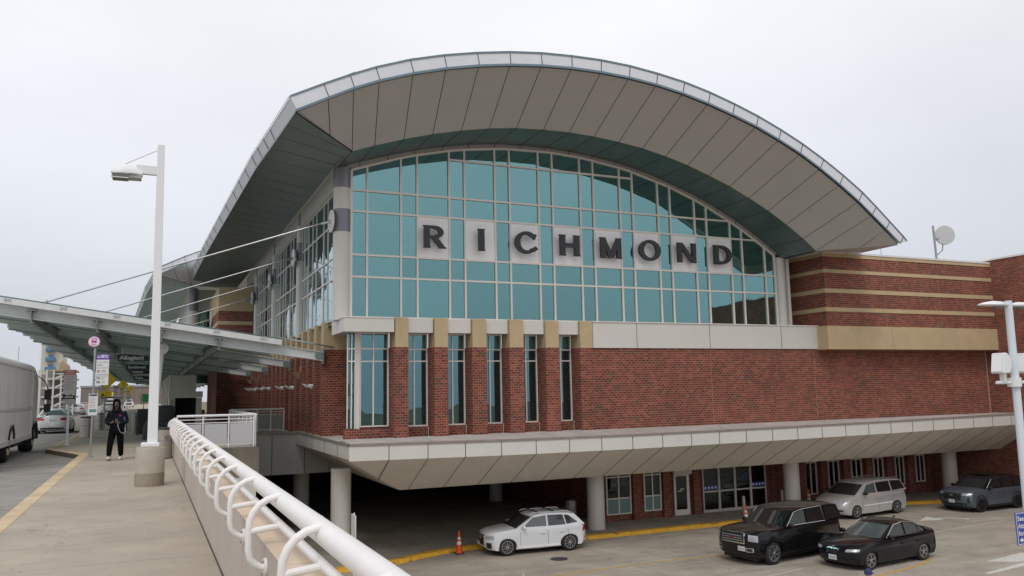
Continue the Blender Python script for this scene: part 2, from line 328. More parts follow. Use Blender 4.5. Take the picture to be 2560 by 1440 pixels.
# ================================================================== GROUND AND ROADS
tag(MB().poly([(-900, -300, -4.95), (900, -300, -4.95), (900, 1500, -4.95), (-900, 1500, -4.95)]).build('ground', base('ground_soil', (.16, .14, .10), .95, var=.3, vscale=.05)), kind='structure')
tag(MB().poly([(1.1, -60, -4.8), (70, -60, -4.8), (70, 34, -4.8), (1.1, 34, -4.8)]).build('parking_lot', M['lot']), kind='structure')
KERB = [(1.2, 30.6), (3, 30.9), (6.0, 31.2), (8.9, 31.7), (10.8, 32.6), (12.1, 33.0), (13.2, 33.1), (18.1, 32.65), (26.6, 32.6), (31.5, 32.8), (36, 33.2), (38.4, 33.1), (40.4, 32.5), (43, 31.2), (45.2, 29.6)]
pv = MB()
for a, b in zip(KERB[:-1], KERB[1:]):
    mt = 'walk'
    pv.poly([(a[0], a[1]+.2, -4.65), (b[0], b[1]+.2, -4.65), (b[0], 35.7, -4.65), (a[0], 35.7, -4.65)])
tag(pv.build('lower_pavement', M['walk']), kind='structure')
tag(MB().poly([(1.2, 35.7, -4.652), (20.6, 35.7, -4.652), (20.6, 75, -4.652), (1.2, 75, -4.652)]).build('driveway_floor', M['lotdark']), kind='structure')
kb = MB()
for a, b in zip(KERB[:-1], KERB[1:]):
    kb.poly([(a[0], a[1], -4.80), (b[0], b[1], -4.80), (b[0], b[1]+.05, -4.646), (a[0], a[1]+.05, -4.646)])
    kb.poly([(a[0], a[1]+.05, -4.646), (b[0], b[1]+.05, -4.646), (b[0], b[1]+.40, -4.646), (a[0], a[1]+.40, -4.646)])
tag(kb.build('yellow_kerb', M['yellow']), kind='structure')
def strip(pts, wd, z, closed=False):
    m = MB(); P = [Vector((p[0], p[1], z)) for p in pts]; rows = []
    for i, p in enumerate(P):
        d = (P[min(i+1, len(P)-1)]-P[max(i-1, 0)]).normalized(); s_ = Vector((-d.y, d.x, 0))*wd/2
        rows.append([p-s_, p+s_])
    return m.grid(rows)
def bez(p0, p1, p2, n=14):
    return [tuple((1-t)**2*a+2*t*(1-t)*b+t*t*c for a, b, c in zip(p0, p1, p2)) for t in [i/n for i in range(n+1)]]
mk = join([strip([(1.5, 26.2), (7, 26.8), (12, 27.0)], .11, -4.796), strip([(12, 27.0), (18, 27.25), (21.6, 27.05), (30, 26.6)], .11, -4.796),
           strip(bez((22.6, 21.5), (26.2, 21.9), (27.25, 22.6))+bez((27.25, 22.6), (27.9, 23.4), (27.0, 24.2))[1:], .12, -4.796)])
tag(mk.build('yellow_lot_lines', M['yellowline']), kind='structure')
arrow = MB()
arrow.poly([(34.5, 29.0, -4.796), (35.9, 29.75, -4.796), (35.75, 28.55, -4.796)])
arrow = join([arrow, strip([(35.6, 29.1), (36.2, 29.0), (36.7, 28.65), (37.0, 28.2)], .22, -4.7955)])
a2 = MB().poly([(26.9, 20.15, -4.796), (27.0, 19.95, -4.796), (31.4, 20.5, -4.796), (31.4, 20.85, -4.796)])
a2.poly([(28.7, 21.35, -4.7955), (30.4, 20.3, -4.7955), (31.4, 21.8, -4.7955)])
wl = join([arrow, a2, strip([(17, 31.6), (22, 31.9), (27, 32.0)], .05, -4.796), strip([(26.6, 25.5), (33, 26.6), (38, 27.0)], .05, -4.796), strip([(14, 22.2), (22, 23.7)], .05, -4.796), strip([(10.5, 23.0), (12.8, 28.0)], .05, -4.796)])
tag(wl.build('white_lot_markings', M['whiteline']), kind='structure')
# elevated departures level
SW = MB()
SW.poly([(-2, -12, 0), (.77, -12, 0), (.77, 31, 0), (-2, 31, 0)])
SW.poly([(-2, 31, 0), (3.7, 31, 0), (3.7, 41, 0), (-3.4, 41, 0), (-3.4, 35.4, 0)])
SW.poly([(-3.4, 41, 0), (6.9, 41, 0), (6.9, 420, 0), (-3.4, 420, 0)])
tag(SW.build('sidewalk', M['sidewalk']), kind='structure')
tag(MB().poly([(-16, -12, -.15), (-1.9, -12, -.15), (-1.9, 31, -.15), (-3.3, 36, -.15), (-3.3, 480, -.15), (-16, 480, -.15)]).build('upper_road', M['road']), kind='structure')
KU = [(-2, -12), (-2, 30.9), (-3.42, 35.4), (-3.4, 60), (-3.4, 200)]
ks = MB(); kt = MB()
for a, b in zip(KU[:-1], KU[1:]):
    ks.poly([(a[0]-.02, a[1], -.15), (b[0]-.02, b[1], -.15), (b[0]-.02, b[1], .004), (a[0]-.02, a[1], .004)])
kt = MB().grid([[(-2.02, -12, .004), (-1.85, -12, .004)], [(-2.02, 30.9, .004), (-1.75, 31.1, .004)], [(-3.44, 35.4, .004), (-3.2, 35.5, .004)], [(-3.42, 200, .004), (-3.22, 200, .004)]])
tag(ks.build('kerb_face', M['kerbside']), kind='structure')
tag(kt.build('tan_kerb_edge', M['kerbtan']), kind='structure')
# deck edge and supports below the walk
dk = MB().box(-16, 1.6, -12, 31, -.9, -.16).box(1.6, 3.7, 30.6, 31.0, -1.0, -.004)
tag(dk.build('deck_slab', M['beamconc']), kind='structure')
tag(MB().box(1.6, 3.62, 30.62, 30.9, -4.95, -1.0).box(1.2, 1.6, 18, 30.9, -4.95, -.9).build('abutment', M['panel']), kind='structure')
seam = MB().box(.752, .768, 2, 31, -.001, .004)
tag(seam.build('sidewalk_joint', base('joint_dirt', (.06, .05, .04), .95, var=.6, vscale=9)), kind='structure')
# far barrier on the other side of the road
bt = thing('road_barrier', 'low tan concrete barrier with a rail along the far side of the road', 'barrier', (-16, 100, 0))
MB().box(-16.3, -15.9, 20, 480, -.2, .75).build('wall', M['parcap'], bt)
MB().tube([(-16.1, 20, 1.1), (-16.1, 400, 1.1)], .05, 6).build('rail', M['white'], bt)
# ================================================================== TERMINAL BUILDING
TB = thing('terminal_building', 'brick and teal glass airport terminal with huge arched overhanging roof and RICHMOND lettering', 'building', (18, 32, -4.95))
MXX = [7.29]
xs_px = [7.29, 7.92, 9.33, 10.03, 11.43, 12.13, 13.53, 14.26]
n_, w_ = .7055, 1.4229
x = 7.2152; MXX = [7.27]
for i in range(1, 21): x += n_ if i % 2 else w_; MXX.append(x)
MXX.append(29.12)
ARCH = [(7.27, 10.92), (7.95, 11.16), (9.36, 11.64), (10.07, 11.84), (11.48, 12.17), (12.19, 12.3), (13.62, 12.49), (14.33, 12.55), (15.75, 12.6), (16.46, 12.61), (17.89, 12.53), (18.6, 12.45), (20.02, 12.25), (20.74, 12.11), (22.85, 11.56), (24.26, 11.06), (24.96, 10.77), (26.36, 10.11), (27.05, 9.76), (28.3, 9.02), (29.14, 8.49)]
def itp(P, x):
    if x <= P[0][0]: return P[0][1]
    for a, b in zip(P[:-1], P[1:]):
        if x <= b[0]: return a[1]+(b[1]-a[1])*(x-a[0])/(b[0]-a[0])
    return P[-1][1]
az = lambda x: itp(ARCH, x)
ZR = [4.92, 6.52, 7.42, 9.21, 10.09, 11.77, 13]
def clip_under(poly, f):
    r = []
    for i in range(len(poly)):
        a = poly[i]; b = poly[(i+1) % len(poly)]; da = f(a[0])-a[1]; db = f(b[0])-b[1]
        if da >= 0: r.append(a)
        if (da >= 0) != (db >= 0):
            t = da/(da-db); r.append((a[0]+(b[0]-a[0])*t, a[1]+(b[1]-a[1])*t))
    return r
G0 = 32.0
gl = MB(); mu = MB()
for i in range(len(MXX)-1):
    xa, xb = MXX[i], MXX[i+1]; za, zb = az(xa), az(xb)
    f = lambda x: za+(zb-za)*(x-xa)/(xb-xa)
    rows = ZR[:]
    if not (11.2 < xa < 20.5): rows = [q for q in rows if q != 11.77]
    for k in range(len(rows)-1):
        if (rows[k] == 7.42 and i >= 3 and i % 2 == 1 and i < 18): continue        # letter panels stand here
        p = clip_under([(xa, rows[k]), (xb, rows[k]), (xb, rows[k+1]), (xa, rows[k+1])], f)
        if len(p) < 3: continue
        tx, tz = random.uniform(-1, 1)*.0028, random.uniform(-1, 1)*.0028; cx, cz = (xa+xb)/2, rows[k]
        gl.poly([(a, G0+(a-cx)*tx+(b-cz)*tz, b) for a, b in p])
CW = gl.build('front_curtain_wall', M['glass'], TB)
for i, xm in enumerate(MXX):
    ww = .075 if 0 < i < len(MXX)-1 else .10
    mu.box(xm-ww/2, xm+ww/2, G0-.075, G0+.05, 4.86, az(xm)-.01)
for z in ZR[1:5]:
    xr = 29.12
    for q in range(800):
        if az(16+q*.0165) < z: xr = 16+q*.0165; break
    mu.box(7.27, xr, G0-.068, G0+.04, z-.04, z+.04)
mu.box(MXX[5-1], MXX[13], G0-.068, G0+.04, 11.73, 11.81)
mu.box(7.2, 29.2, G0-.09, G0+.05, 4.82, 4.92)
P = [(a, b) for a, b in ARCH]
mu.grid([[(a, G0-.08, b-.055), (a, G0-.08, b+.03)] for a, b in P]); mu.grid([[(a, G0+.03, b-.055), (a, G0-.08, b-.055)] for a, b in P])
mu.build('mullion', M['mullion'], CW)
# --- roof profile of the front (x, z) at y = 26.6, and inner edge at y = 29.47
TOP = [(3.98, 11.68), (5.09, 12.27), (5.99, 12.72), (6.89, 13.13), (8.14, 13.6), (9.42, 13.97), (10.72, 14.27), (12.04, 14.51), (13.36, 14.68), (14.69, 14.77), (16.02, 14.81), (17.36, 14.77), (18.68, 14.65), (20.01, 14.47), (21.31, 14.2), (22.58, 13.86), (23.84, 13.47), (25.07, 13.01), (26.27, 12.5), (27.45, 11.91), (28.58, 11.28), (29.69, 10.58), (30.5, 9.96), (31.29, 9.32), (32.1, 8.67), (32.33, 8.45)]
BOT = [(4.19, 11.28), (5.26, 11.86), (6.13, 12.32), (7.03, 12.72), (8.26, 13.17), (9.51, 13.54), (10.79, 13.84), (12.07, 14.07), (13.39, 14.24), (14.7, 14.34), (16.01, 14.37), (17.32, 14.33), (18.62, 14.22), (19.92, 14.03), (21.2, 13.76), (22.46, 13.43), (23.72, 13.06), (24.94, 12.6), (26.12, 12.1), (27.24, 11.52), (28.35, 10.88), (29.44, 10.19), (30.22, 9.61), (31.05, 9.0), (31.88, 8.36)]
SI = [(6.72, 10.93), (7.59, 11.25), (8.75, 11.63), (9.92, 11.97), (11.14, 12.26), (12.35, 12.49), (13.57, 12.65), (14.82, 12.73), (16.05, 12.75), (17.27, 12.71), (18.51, 12.6), (19.73, 12.45), (20.94, 12.21), (22.14, 11.91), (23.3, 11.54), (24.48, 11.13), (25.57, 10.66), (26.69, 10.13), (27.74, 9.54), (28.76, 8.9), (29.51, 8.35)]
EAVE = [(3.98, 26.6), (3.8, 30.2), (3.58, 34.0), (3.40, 40.3), (3.15, 49.4), (2.97, 56.5), (2.85, 64), (2.80, 73)]
def roof(par, dx, dy, nmax, eave, yend, soffmat, sidemat, trim=True):
    F = 26.6
    T = [(a+dx, F+dy, b) for a, b in TOP[:nmax+1]]; B = [(a+dx, F+dy, b) for a, b in BOT[:nmax+1]]
    S = [(a+dx, F+.12+dy, b-.07) for a, b in BOT[:nmax+1]]; I = [(a+dx, 29.47+dy, b) for a, b in SI[:max(0, nmax-1)]]
    E = [(a+dx, b+dy, 11.68) for a, b in eave]; EB = [(a+dx+.21, b+dy, 11.25) for a, b in eave]
    top = MB().grid([T, [(p[0], yend, p[2]+.3) for p in T]])
    fa = MB().grid([B, T[:len(B)]]) if nmax < 25 else MB().grid([B, T[:25]]).poly([B[24], T[24], T[25]])
    fa.grid([EB, E])
    fc = fa.build('roof_fascia', M['fascia'], par)
    top.grid([E, [(p[0]+2.2, p[1], 12.9) for p in E]]).build('roof_skin', M['fascia'], par)
    tr = MB(); d = MB()
    def ribbon(m, A, z0, z1, dy_=0, dx_=0): m.grid([[(p[0]+dx_, p[1]+dy_, p[2]+z0) for p in A], [(p[0]+dx_, p[1]+dy_, p[2]+z1) for p in A]])
    ribbon(tr, B, -.08, .01, -.025); ribbon(tr, T, -.01, .05, -.025)
    ribbon(tr, EB, -.08, .01, 0, -.03); ribbon(tr, E, -.01, .05, 0, -.03)
    tr.grid([[(p[0], p[1]-.025, p[2]+.06) for p in T], [(p[0], p[1]+.3, p[2]+.06) for p in T]])
    tr.build('roof_trim', M['trimblue'], fc)
    for t_, b_ in zip(T[1:], B[1:]):
        d.bar(Vector(t_)+Vector((0, -.012, 0)), Vector(b_)+Vector((0, -.012, 0)), .018, .018, (0, 1, 0))
    for i in range(1, len(E)-1):
        for s_ in range(3):
            u_ = s_/3; e1 = Vector(E[i]).lerp(Vector(E[i+1]), u_); e2 = Vector(EB[i]).lerp(Vector(EB[i+1]), u_)
            d.bar(e1+Vector((-.012, 0, 0)), e2+Vector((-.012, 0, 0)), .016, .016, (0, 1, 0))
    d.build('fascia_joint', M['gap'], fc)
    # outer soffit
    s = MB(); j = MB()
    s.poly([S[0], S[1], I[0]]).poly([S[1], S[2], I[0]])
    n = min(len(S)-2, len(I))
    s.grid([S[2:2+n], I[:n]])
    if nmax >= 24: s.poly([S[22], S[23], S[24], I[20]])
    sf = s.build('front_soffit', soffmat, par)
    for k in range(n): j.bar(Vector(S[2+k])+Vector((0, 0, -.004)), Vector(I[k])+Vector((0, 0, -.004)), .020, .010)
    a = Vector(S[0]).lerp(Vector(I[0]), .58); j.bar(Vector(S[1]), a, .03, .012); j.bar(Vector(S[0]), Vector(I[0]), .05, .02)
    if nmax >= 24: j.bar(Vector(S[23]), Vector(S[24]).lerp(Vector(I[20]), .45), .03, .012)
    j.build('soffit_joint', M['gap'], sf)
    # inner metal soffit back to the glass
    q = MB().grid([I, [(p[0], 31.97+dy, p[2]) for p in I]])
    q.poly([I[0], (6.62+dx, 32.3+dy, 11.0), (I[0][0], 31.97+dy, I[0][2])])
    isf = q.build('inner_soffit', sidemat, par)
    jj = MB()
    for p in I: jj.bar((p[0], p[1], p[2]-.004), (p[0], 31.97+dy, p[2]-.004), .02, .01)
    jj.build('soffit_joint', M['faintjoint'], isf)
    # side soffit
    line = [(I[0][0], I[0][1], I[0][2])]+[(6.62+dx, max(p[1], 32.3+dy), 11.05) for p in EB[1:]]
    ls = MB().grid([EB, line]).build('side_soffit', sidemat if trim is False else M['soffit_side'], par)
    lj = MB(); y_ = 28.2+dy
    def at(L_, y):
        for a_, b_ in zip(L_[:-1], L_[1:]):
            if a_[1] <= y <= b_[1] and b_[1] > a_[1]: return Vector(a_).lerp(Vector(b_), (y-a_[1])/(b_[1]-a_[1]))
        return None
    while y_ < eave[-1][1]+dy:
        p = at(EB, y_); r = at(line, max(y_+.9, 29.6+dy))
        if p and r: lj.bar(p+Vector((0, 0, -.001)), r+Vector((0, 0, -.001)), .012, .006)
        y_ += 1.45
    lj.build('soffit_joint', M['faintjoint'], ls)
    return S, I
S_, I_ = roof(TB, 0, 0, 25, EAVE, 78, M['soffit'], M['soffit_metal'])
MB().poly([S_[24], I_[20], (30.3, 30.45, 8.50), (33.6, 30.45, 8.62)]).build('end_soffit', M['soffit'], TB)
# band between metal soffit and glass
bd = MB(); SIC = [(a, b) for a, b in SI]
xs = [7.1+i*.5 for i in range(46)]
bd.grid([[(x, 31.86, itp(SIC, x)+.02) for x in xs], [(x, 31.86, az(x)+.02) for x in xs]]); bd.grid([[(x, 31.86, az(x)+.02) for x in xs], [(x, 32.02, az(x)+.02) for x in xs]])
bo = bd.build('arch_band', base('warm_grey_band', (.36, .33, .31), .5), TB)
jb = MB()
for x_ in [p[0] for p in SI][1:]: jb.box(x_-.012, x_+.012, 31.85, 31.87, az(x_)+.02, itp(SIC, x_))
jb.build('band_joint', M['gap'], bo)
# --- corner and right-hand columns
def column(cx, cy, r, segs, par=TB, name='column'):
    z0, z1 = segs[0][0], segs[-1][1]
    c = MB().tube([(cx, cy, z0), (cx, cy, z1)], r, 28).build(name, M['panel'], par, smooth=True)
    for a, b in [q[:2] for q in segs if len(q) > 2]:
        MB().tube([(cx, cy, a), (cx, cy, b)], r+.006, 28).build('grey_band', M['greycol'], c, smooth=True)
    return c
column(6.93, 32.12, .355, [(4.76, 10.98), (8.32, 9.25, 1), (10.13, 10.97, 1), (4.8, 10.95)])
column(29.55, 32.15, .30, [(4.86, 8.42), (4.9, 8.4)])
MB().box(29.86, 30.02, 31.9, 33, 4.86, 8.35).box(30.02, 30.5, 32.9, 33, 4.86, 8.4).build('corner_post', M['panel'], TB)
# --- letter panels and letters
LET = {'R': (10.2, 11.21), 'I': (12.65, 12.98), 'C': (14.39, 15.50), 'H': (16.55, 17.63), 'M': (18.62, 19.85), 'O': (20.75, 21.96), 'N': (22.89, 24.05), 'D': (25.05, 26.14)}
lpi = 3
for i in range(8):
    xa, xb = MXX[3+2*i]+.04, MXX[4+2*i]-.04
    MB().box(xa, xb, G0-.03, G0+.03, 7.46, 9.17).build('letter_panel', M['letterpanel'], TB)
ZB, ZT = 7.82, 8.76; YL0, YL1 = 31.60, 31.74
def serif(m, x, z, hw_, up_):
    s = .045 if up_ else -.045
    m.prism([(x-hw_, YL0+.002, z), (x+hw_, YL0+.002, z), (x+hw_-.03, YL0+.002, z-s), (x-hw_+.03, YL0+.002, z-s)], (0, YL1-YL0, 0))
def stem(m, x, wd, dz=0, y=0): m.prism([(x-wd/2, YL0+y, ZB), (x+wd/2, YL0+y, ZB), (x+wd/2, YL0+y, ZT), (x-wd/2, YL0+y, ZT)], (0, YL1-YL0, 0)); serif(m, x, ZT, wd/2+.045, True); serif(m, x, ZB, wd/2+.045, False)
def arcband(m, cx, cz, rx, rz, tx, tz, a0, a1, y=0, n=22):
    rs = []
    for k in range(n+1):
        a = math.radians(a0+(a1-a0)*k/n); ca, sa = math.cos(a), math.sin(a)
        rs.append([(cx+rx*ca, YL0+y, cz+rz*sa), (cx+(rx-tx)*ca, YL0+y, cz+(rz-tz)*sa), (cx+(rx-tx)*ca, YL1, cz+(rz-tz)*sa), (cx+rx*ca, YL1, cz+rz*sa)])
    m.rings(rs, cap=(abs(a1-a0) < 359))
def diag(m, x0, z0, x1, z1, wd, y=0): m.prism([(x0-wd/2, YL0+y, z0), (x0+wd/2, YL0+y, z0), (x1+wd/2, YL0+y, z1), (x1-wd/2, YL0+y, z1)], (0, YL1-YL0, 0))
zc = (ZB+ZT)/2; hh = (ZT-ZB)/2
for ch, (xa, xb) in LET.items():
    m = MB(); sw = .24; wv = xb-xa
    if ch == 'I': stem(m, (xa+xb)/2, .26)
    if ch == 'R':
        stem(m, xa+.17, sw); arcband(m, xa+.50, ZT-.27, .40, .27, .23, .15, -90, 90, .003)
        m.box(xa+.2, xa+.5, YL0+.005, YL1, ZT-.12, ZT-.001); m.box(xa+.2, xa+.5, YL0+.005, YL1, ZT-.54, ZT-.42); diag(m, xa+.86, ZB, xa+.50, ZT-.5, .27, .007)
        serif(m, xa+.86, ZB, .17, False)
    if ch == 'C':
        arcband(m, xa+.55, zc, .56, hh+.03, .25, .15, 42, 318, 0, 30)
        m.prism([(xb-.06, YL0+.004, ZT-.10), (xb-.16, YL0+.004, ZT-.33), (xb-.33, YL0+.004, ZT-.20), (xb-.14, YL0+.004, ZT-.07)], (0, YL1-YL0, 0)); m.prism([(xb-.0, YL0+.004, ZB+.20), (xb-.13, YL0+.004, ZB+.33), (xb-.33, YL0+.004, ZB+.18), (xb-.16, YL0+.004, ZB+.08)], (0, YL1-YL0, 0))
    if ch == 'H': stem(m, xa+.18, .26); stem(m, xb-.18, .26); m.box(xa+.2, xb-.2, YL0+.004, YL1, zc-.09, zc+.09)
    if ch == 'M':
        stem(m, xa+.19, .24); stem(m, xb-.19, .24); diag(m, (xa+xb)/2, ZB, xa+.19, ZT-.001, .24, .004); diag(m, (xa+xb)/2, ZB+.002, xb-.19, ZT-.002, .24, .007)
    if ch == 'N': stem(m, xa+.17, .23); stem(m, xb-.17, .23); diag(m, xb-.2, ZB+.001, xa+.19, ZT-.001, .27, .004)
    if ch == 'O': arcband(m, (xa+xb)/2, zc, wv/2, hh+.03, .26, .15, 0, 360, 0, 40)
    if ch == 'D': stem(m, xa+.17, .26); arcband(m, xa+.45, zc, wv-.45, hh, .26, .15, -90, 90, .003, 24); m.box(xa+.2, xa+.46, YL0+.005, YL1, ZT-.15, ZT-.001); m.box(xa+.2, xa+.46, YL0+.005, YL1, ZB+.001, ZB+.15)
    m.build('sign_letter', M['letter'], TB, label='black letter '+ch)
# --- brick piers, windows behind, cornice
ZS = .09
def pier(x0, x1, y0, y1, zb, zs, zt):
    p = MB().box(x0, x1, y0, y1, zb, zs).build('brick_pier', M['brick'], TB)
    MB().box(x0+.03, x1+.0, y0+.0, y1-.0, zs, zt).build('stone_cap', M['stone'], p)
PX = [(8.86, 9.39), (10.50, 11.06), (12.14, 12.75), (13.81, 14.44), (15.50, 16.13), (17.18, 17.80)]
for a, b in PX: pier(a-.03, b, 31.1, 31.98, ZS-.15, 3.66, 4.83)
for k in range(16):
    y0 = 34.9+k*1.70
    pier(6.75, 7.6 if k else 9.0, y0, y0+.60, .0, 3.74, 4.93)
wd = [(7.62, 8.75, 8.18)]+[(PX[i][1]-.02, PX[i+1][0]+.30, PX[i+1][0]-.27 if i < 2 else None) for i in range(5)]
def window(x0, x1, z0, z1, yy, vs_, hs_, mat, fw=.05, par=TB, depth=.06):
    o = MB().poly([(x0, yy, z0), (x1, yy, z0), (x1, yy, z1), (x0, yy, z1)]).build('window', mat, par)
    f = MB()
    for x_ in (x0, x1): f.box(x_-fw/2, x_+fw/2, yy-depth, yy+.02, z0-fw/2, z1+fw/2)
    for z_ in (z0, z1): f.box(x0+fw/2, x1-fw/2, yy-depth+.003, yy+.02, z_-fw/2, z_+fw/2)
    for x_ in vs_: f.box(x_-fw/2, x_+fw/2, yy-depth+.005, yy+.02, z0+fw/2, z1-fw/2)
    for z_ in hs_: f.box(x0+fw/2, x1-fw/2, yy-depth+.009, yy+.02, z_-fw/2, z_+fw/2)
    f.build('frame', M['mullion'], o); return o
YW = 31.95
window(7.66, 8.78, .56, 4.24, YW, [8.18], [3.12, 3.62], M['glass_dark'])
for i in range(5):
    x0 = PX[i][1]+.02; x1 = PX[i+1][0]-.08
    window(x0, x1, .52, 4.22, YW, [x0+(x1-x0)*.46], [3.12, 3.60], M['glass_dark'])
    MB().box(PX[i][1], PX[i+1][0]-.031, YW-.20, YW+.03, -.05, .48).build('brick_sill_wall', M['brick'], TB)
    MB().box(PX[i][1]+.005, PX[i+1][0]-.035, 31.22, 31.97, 4.24, 4.80).build('cornice_panel', M['panel'], TB)
    MB().tube([(x1-.02, 31.7, .5), (x1-.02, 31.7, .1)], .012, 6).build('drain_pipe', M['panel'], TB)
MB().box(7.0, 8.83, YW-.35, YW+.03, -.05, .48).build('brick_sill_wall', M['brick'], TB)
# corner post and side-facing corner window
MB().box(7.42, 7.6, YW-.18, YW+.03, .48, 4.24).build('corner_post', M['panel'], TB)
MB().poly([(7.10, 31.72, .5), (7.42, 31.8, .5), (7.42, 31.8, 4.24), (7.10, 31.72, 4.24)]).build('window', M['glass_dark'], TB)
MB().box(7.08, 7.11, 31.68, 31.74, .5, 4.2).box(7.24, 7.28, 31.70, 31.77, .5, 4.2).box(7.39, 7.42, 31.72, 31.8, .5, 4.2).box(7.1, 7.4, 31.71, 31.79, 3.09, 3.14).box(7.1, 7.4, 31.71, 31.79, 3.58, 3.63).build('window_frame', M['mullion'], TB)
cp = MB(); cp.prism([(6.80, 31.05, 4.24), (8.80, 31.05, 4.24), (8.80, 31.93, 4.24), (7.35, 31.93, 4.24), (7.35, 33.3, 4.24), (6.80, 33.3, 4.24)], (0, 0, .54))
cp.build('cornice_panel', M['panel'], TB)
MB().prism([(6.77, 31.02, 4.782), (8.80, 31.02, 4.782), (8.80, 31.96, 4.782), (7.38, 31.96, 4.782), (7.38, 33.33, 4.782), (6.77, 33.33, 4.782)], (0, 0, .035)).build('coping', M['mullion'], TB)
MB().box(7.2, 17.2, 31.3, 31.97, 4.802, 4.83).box(17.82, 30.95, 31.05, 31.97, 4.80, 4.84).build('coping', M['mullion'], TB)
# right-hand brick wall and cream band
MB().box(17.80, 43.5, 31.17, 31.6, -.05, 3.66).build('brick_wall', M['brick'], TB)
cb = MB().box(17.83, 30.95, 31.10, 31.9, 3.66, 4.80).build('cream_band', M['panel'], TB)
jn = MB()
for x_ in (20.1, 24.15, 28.5): jn.box(x_-.008, x_+.008, 31.09, 31.11, 3.67, 4.79)
jn.build('band_joint', M['gap'], cb)
ej = MB()
for x_ in (24.2, 30.6, 36.1): ej.box(x_-.006, x_+.006, 31.165, 31.18, 0, 3.64)
ej.box(43.36, 43.42, 31.12, 31.17, .1, 3.6); ej.build('expansion_joint', M['sealant'], TB)
soldier = MB(); 
# wing with stone bands
WX0, WX1, WY = 30.95, 43.5, 30.5
W = MB().box(WX0, WX1, WY, 36, 4.78, 8.34).build('brick_wing', M['brick'], TB)
sb = MB()
for z0, z1 in ((5.52, 5.73), (6.47, 6.68), (7.49, 7.67)): sb.box(WX0-.03, WX1+.0, WY-.03, 34, z0, z1)
sb.box(WX0-.03, WX1+.01, WY-.03, 36.0, 8.32, 8.50); sb.build('stone_band', M['stone'], W)
MB().box(WX0-.05, WX1, WY-.06, 36.1, 8.503, 8.60).build('coping', M['white'], W)
MB().box(WX0-.10, WX1, WY-.10, 32, 3.62, 4.79).build('stone_belt', M['stone'], W)
wj = MB()
for x_ in (35.1, 39.2): wj.box(x_-.006, x_+.006, WY-.012, WY+.01, 4.8, 8.3)
wj.box(35.3, 35.31, WY-.11, WY-.08, 3.64, 4.75); wj.build('expansion_joint', M['sealant'], W)
MB().box(43.5, 60, 8, 40, -.3, 8.70).build('side_wall', M['brick'], TB)
MB().box(43.45, 60, 8, 40.1, 8.70, 8.80).build('coping', M['white'], TB)
MB().box(43.40, 43.5, 20, 31.1, -.02, .16).build('dark_flashing', M['slabedge'], TB)
# --- left facade
XL = 6.93
sg = MB(); sm = MB()
COLY = [32.12, 41.5, 50.6, 59.6, 68.7]
for b in range(4):
    y0 = COLY[b]+.3; y1 = min(COLY[b+1], 66)-.15; ys = [y0]
    pat = [.95, 1.55, .95, 1.75, .95, 1.15, 1.1, .7]
    for q in pat: ys.append(ys[-1]+q*(y1-y0)/sum(pat))
    zs = [4.72, 6.62, 7.52, 8.98, 10.27]
    for i in range(len(ys)-1):
        for k in range(4):
            t_ = random.uniform(-1, 1)*.006; v_ = random.uniform(-1, 1)*.006; yc = (ys[i]+ys[i+1])/2; zc_ = (zs[k]+zs[k+1])/2
            sg.poly([(XL+(y-yc)*t_+(z-zc_)*v_, y, z) for y, z in ((ys[i], zs[k]), (ys[i+1], zs[k]), (ys[i+1], zs[k+1]), (ys[i], zs[k+1]))])
    for y in ys: sm.box(XL-.035, XL+.03, y-.02, y+.02, 4.7, 10.27)
    for z in zs[1:]: sm.box(XL-.03, XL+.03, y0, y1, z-.035, z+.035)
SG = sg.build('side_curtain_wall', M['glass_side'], TB); sm.build('mullion', M['mullion'], SG)
MB().box(XL-.12, XL+.3, 32.3, 66, 10.30, 11.08).build('upper_side_panel', M['panel'], TB)
vj = MB()
for y in COLY[1:4]: vj.box(XL-.16, XL-.11, y-.1, y+.1, 10.4, 11.05)
vj.build('panel_joint', M['greycol'], TB)
for y in COLY[1:4]: column(XL-.10, y, .175, [(4.7, 10.45), (8.6, 9.53, 1), (4.7, 10.4)])
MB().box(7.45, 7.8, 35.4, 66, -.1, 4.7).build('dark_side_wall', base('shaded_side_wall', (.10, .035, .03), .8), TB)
MB().box(6.86, 7.6, 32.3, 61.9, 4.84, 4.89).build('side_coping', M['stone'], TB)
for k in range(17):
    y0 = 34.9+k*1.70+.65
    if y0 > 60: break
    MB().poly([(7.44, y0, .5), (7.44, y0+1.0, .5), (7.44, y0+1.0, 4.4), (7.44, y0, 4.4)]).build('side_window', M['glass_dark'], TB)
MB().box(5.2, 7.0, 63, 66, -.1, 4.7).build('brick_return', M['brick'], TB)
# tie-rod discs
def disc(x, y, z, r): MB().tube([(x-.03, y, z), (x+.03, y, z)], r, 28).build('anchor_disc', M['white'], TB, smooth=True)
for y in COLY[:4]: disc(6.50, y, 8.76, .46)
disc(4.38, 68.7, 8.0, .7)
# beige stair tower
T0 = MB().box(4.47, 6.85, 62, 72, -.1, 8.05).build('brick_tower', M['brick'], TB)
MB().box(4.45, 6.86, 61.98, 72.02, 8.05, 9.77).box(4.44, 6.86, 61.97, 72.03, 7.04, 7.30).box(4.44, 6.86, 61.97, 72.03, 5.0, 5.2).build('stone_band', M['stone'], T0)
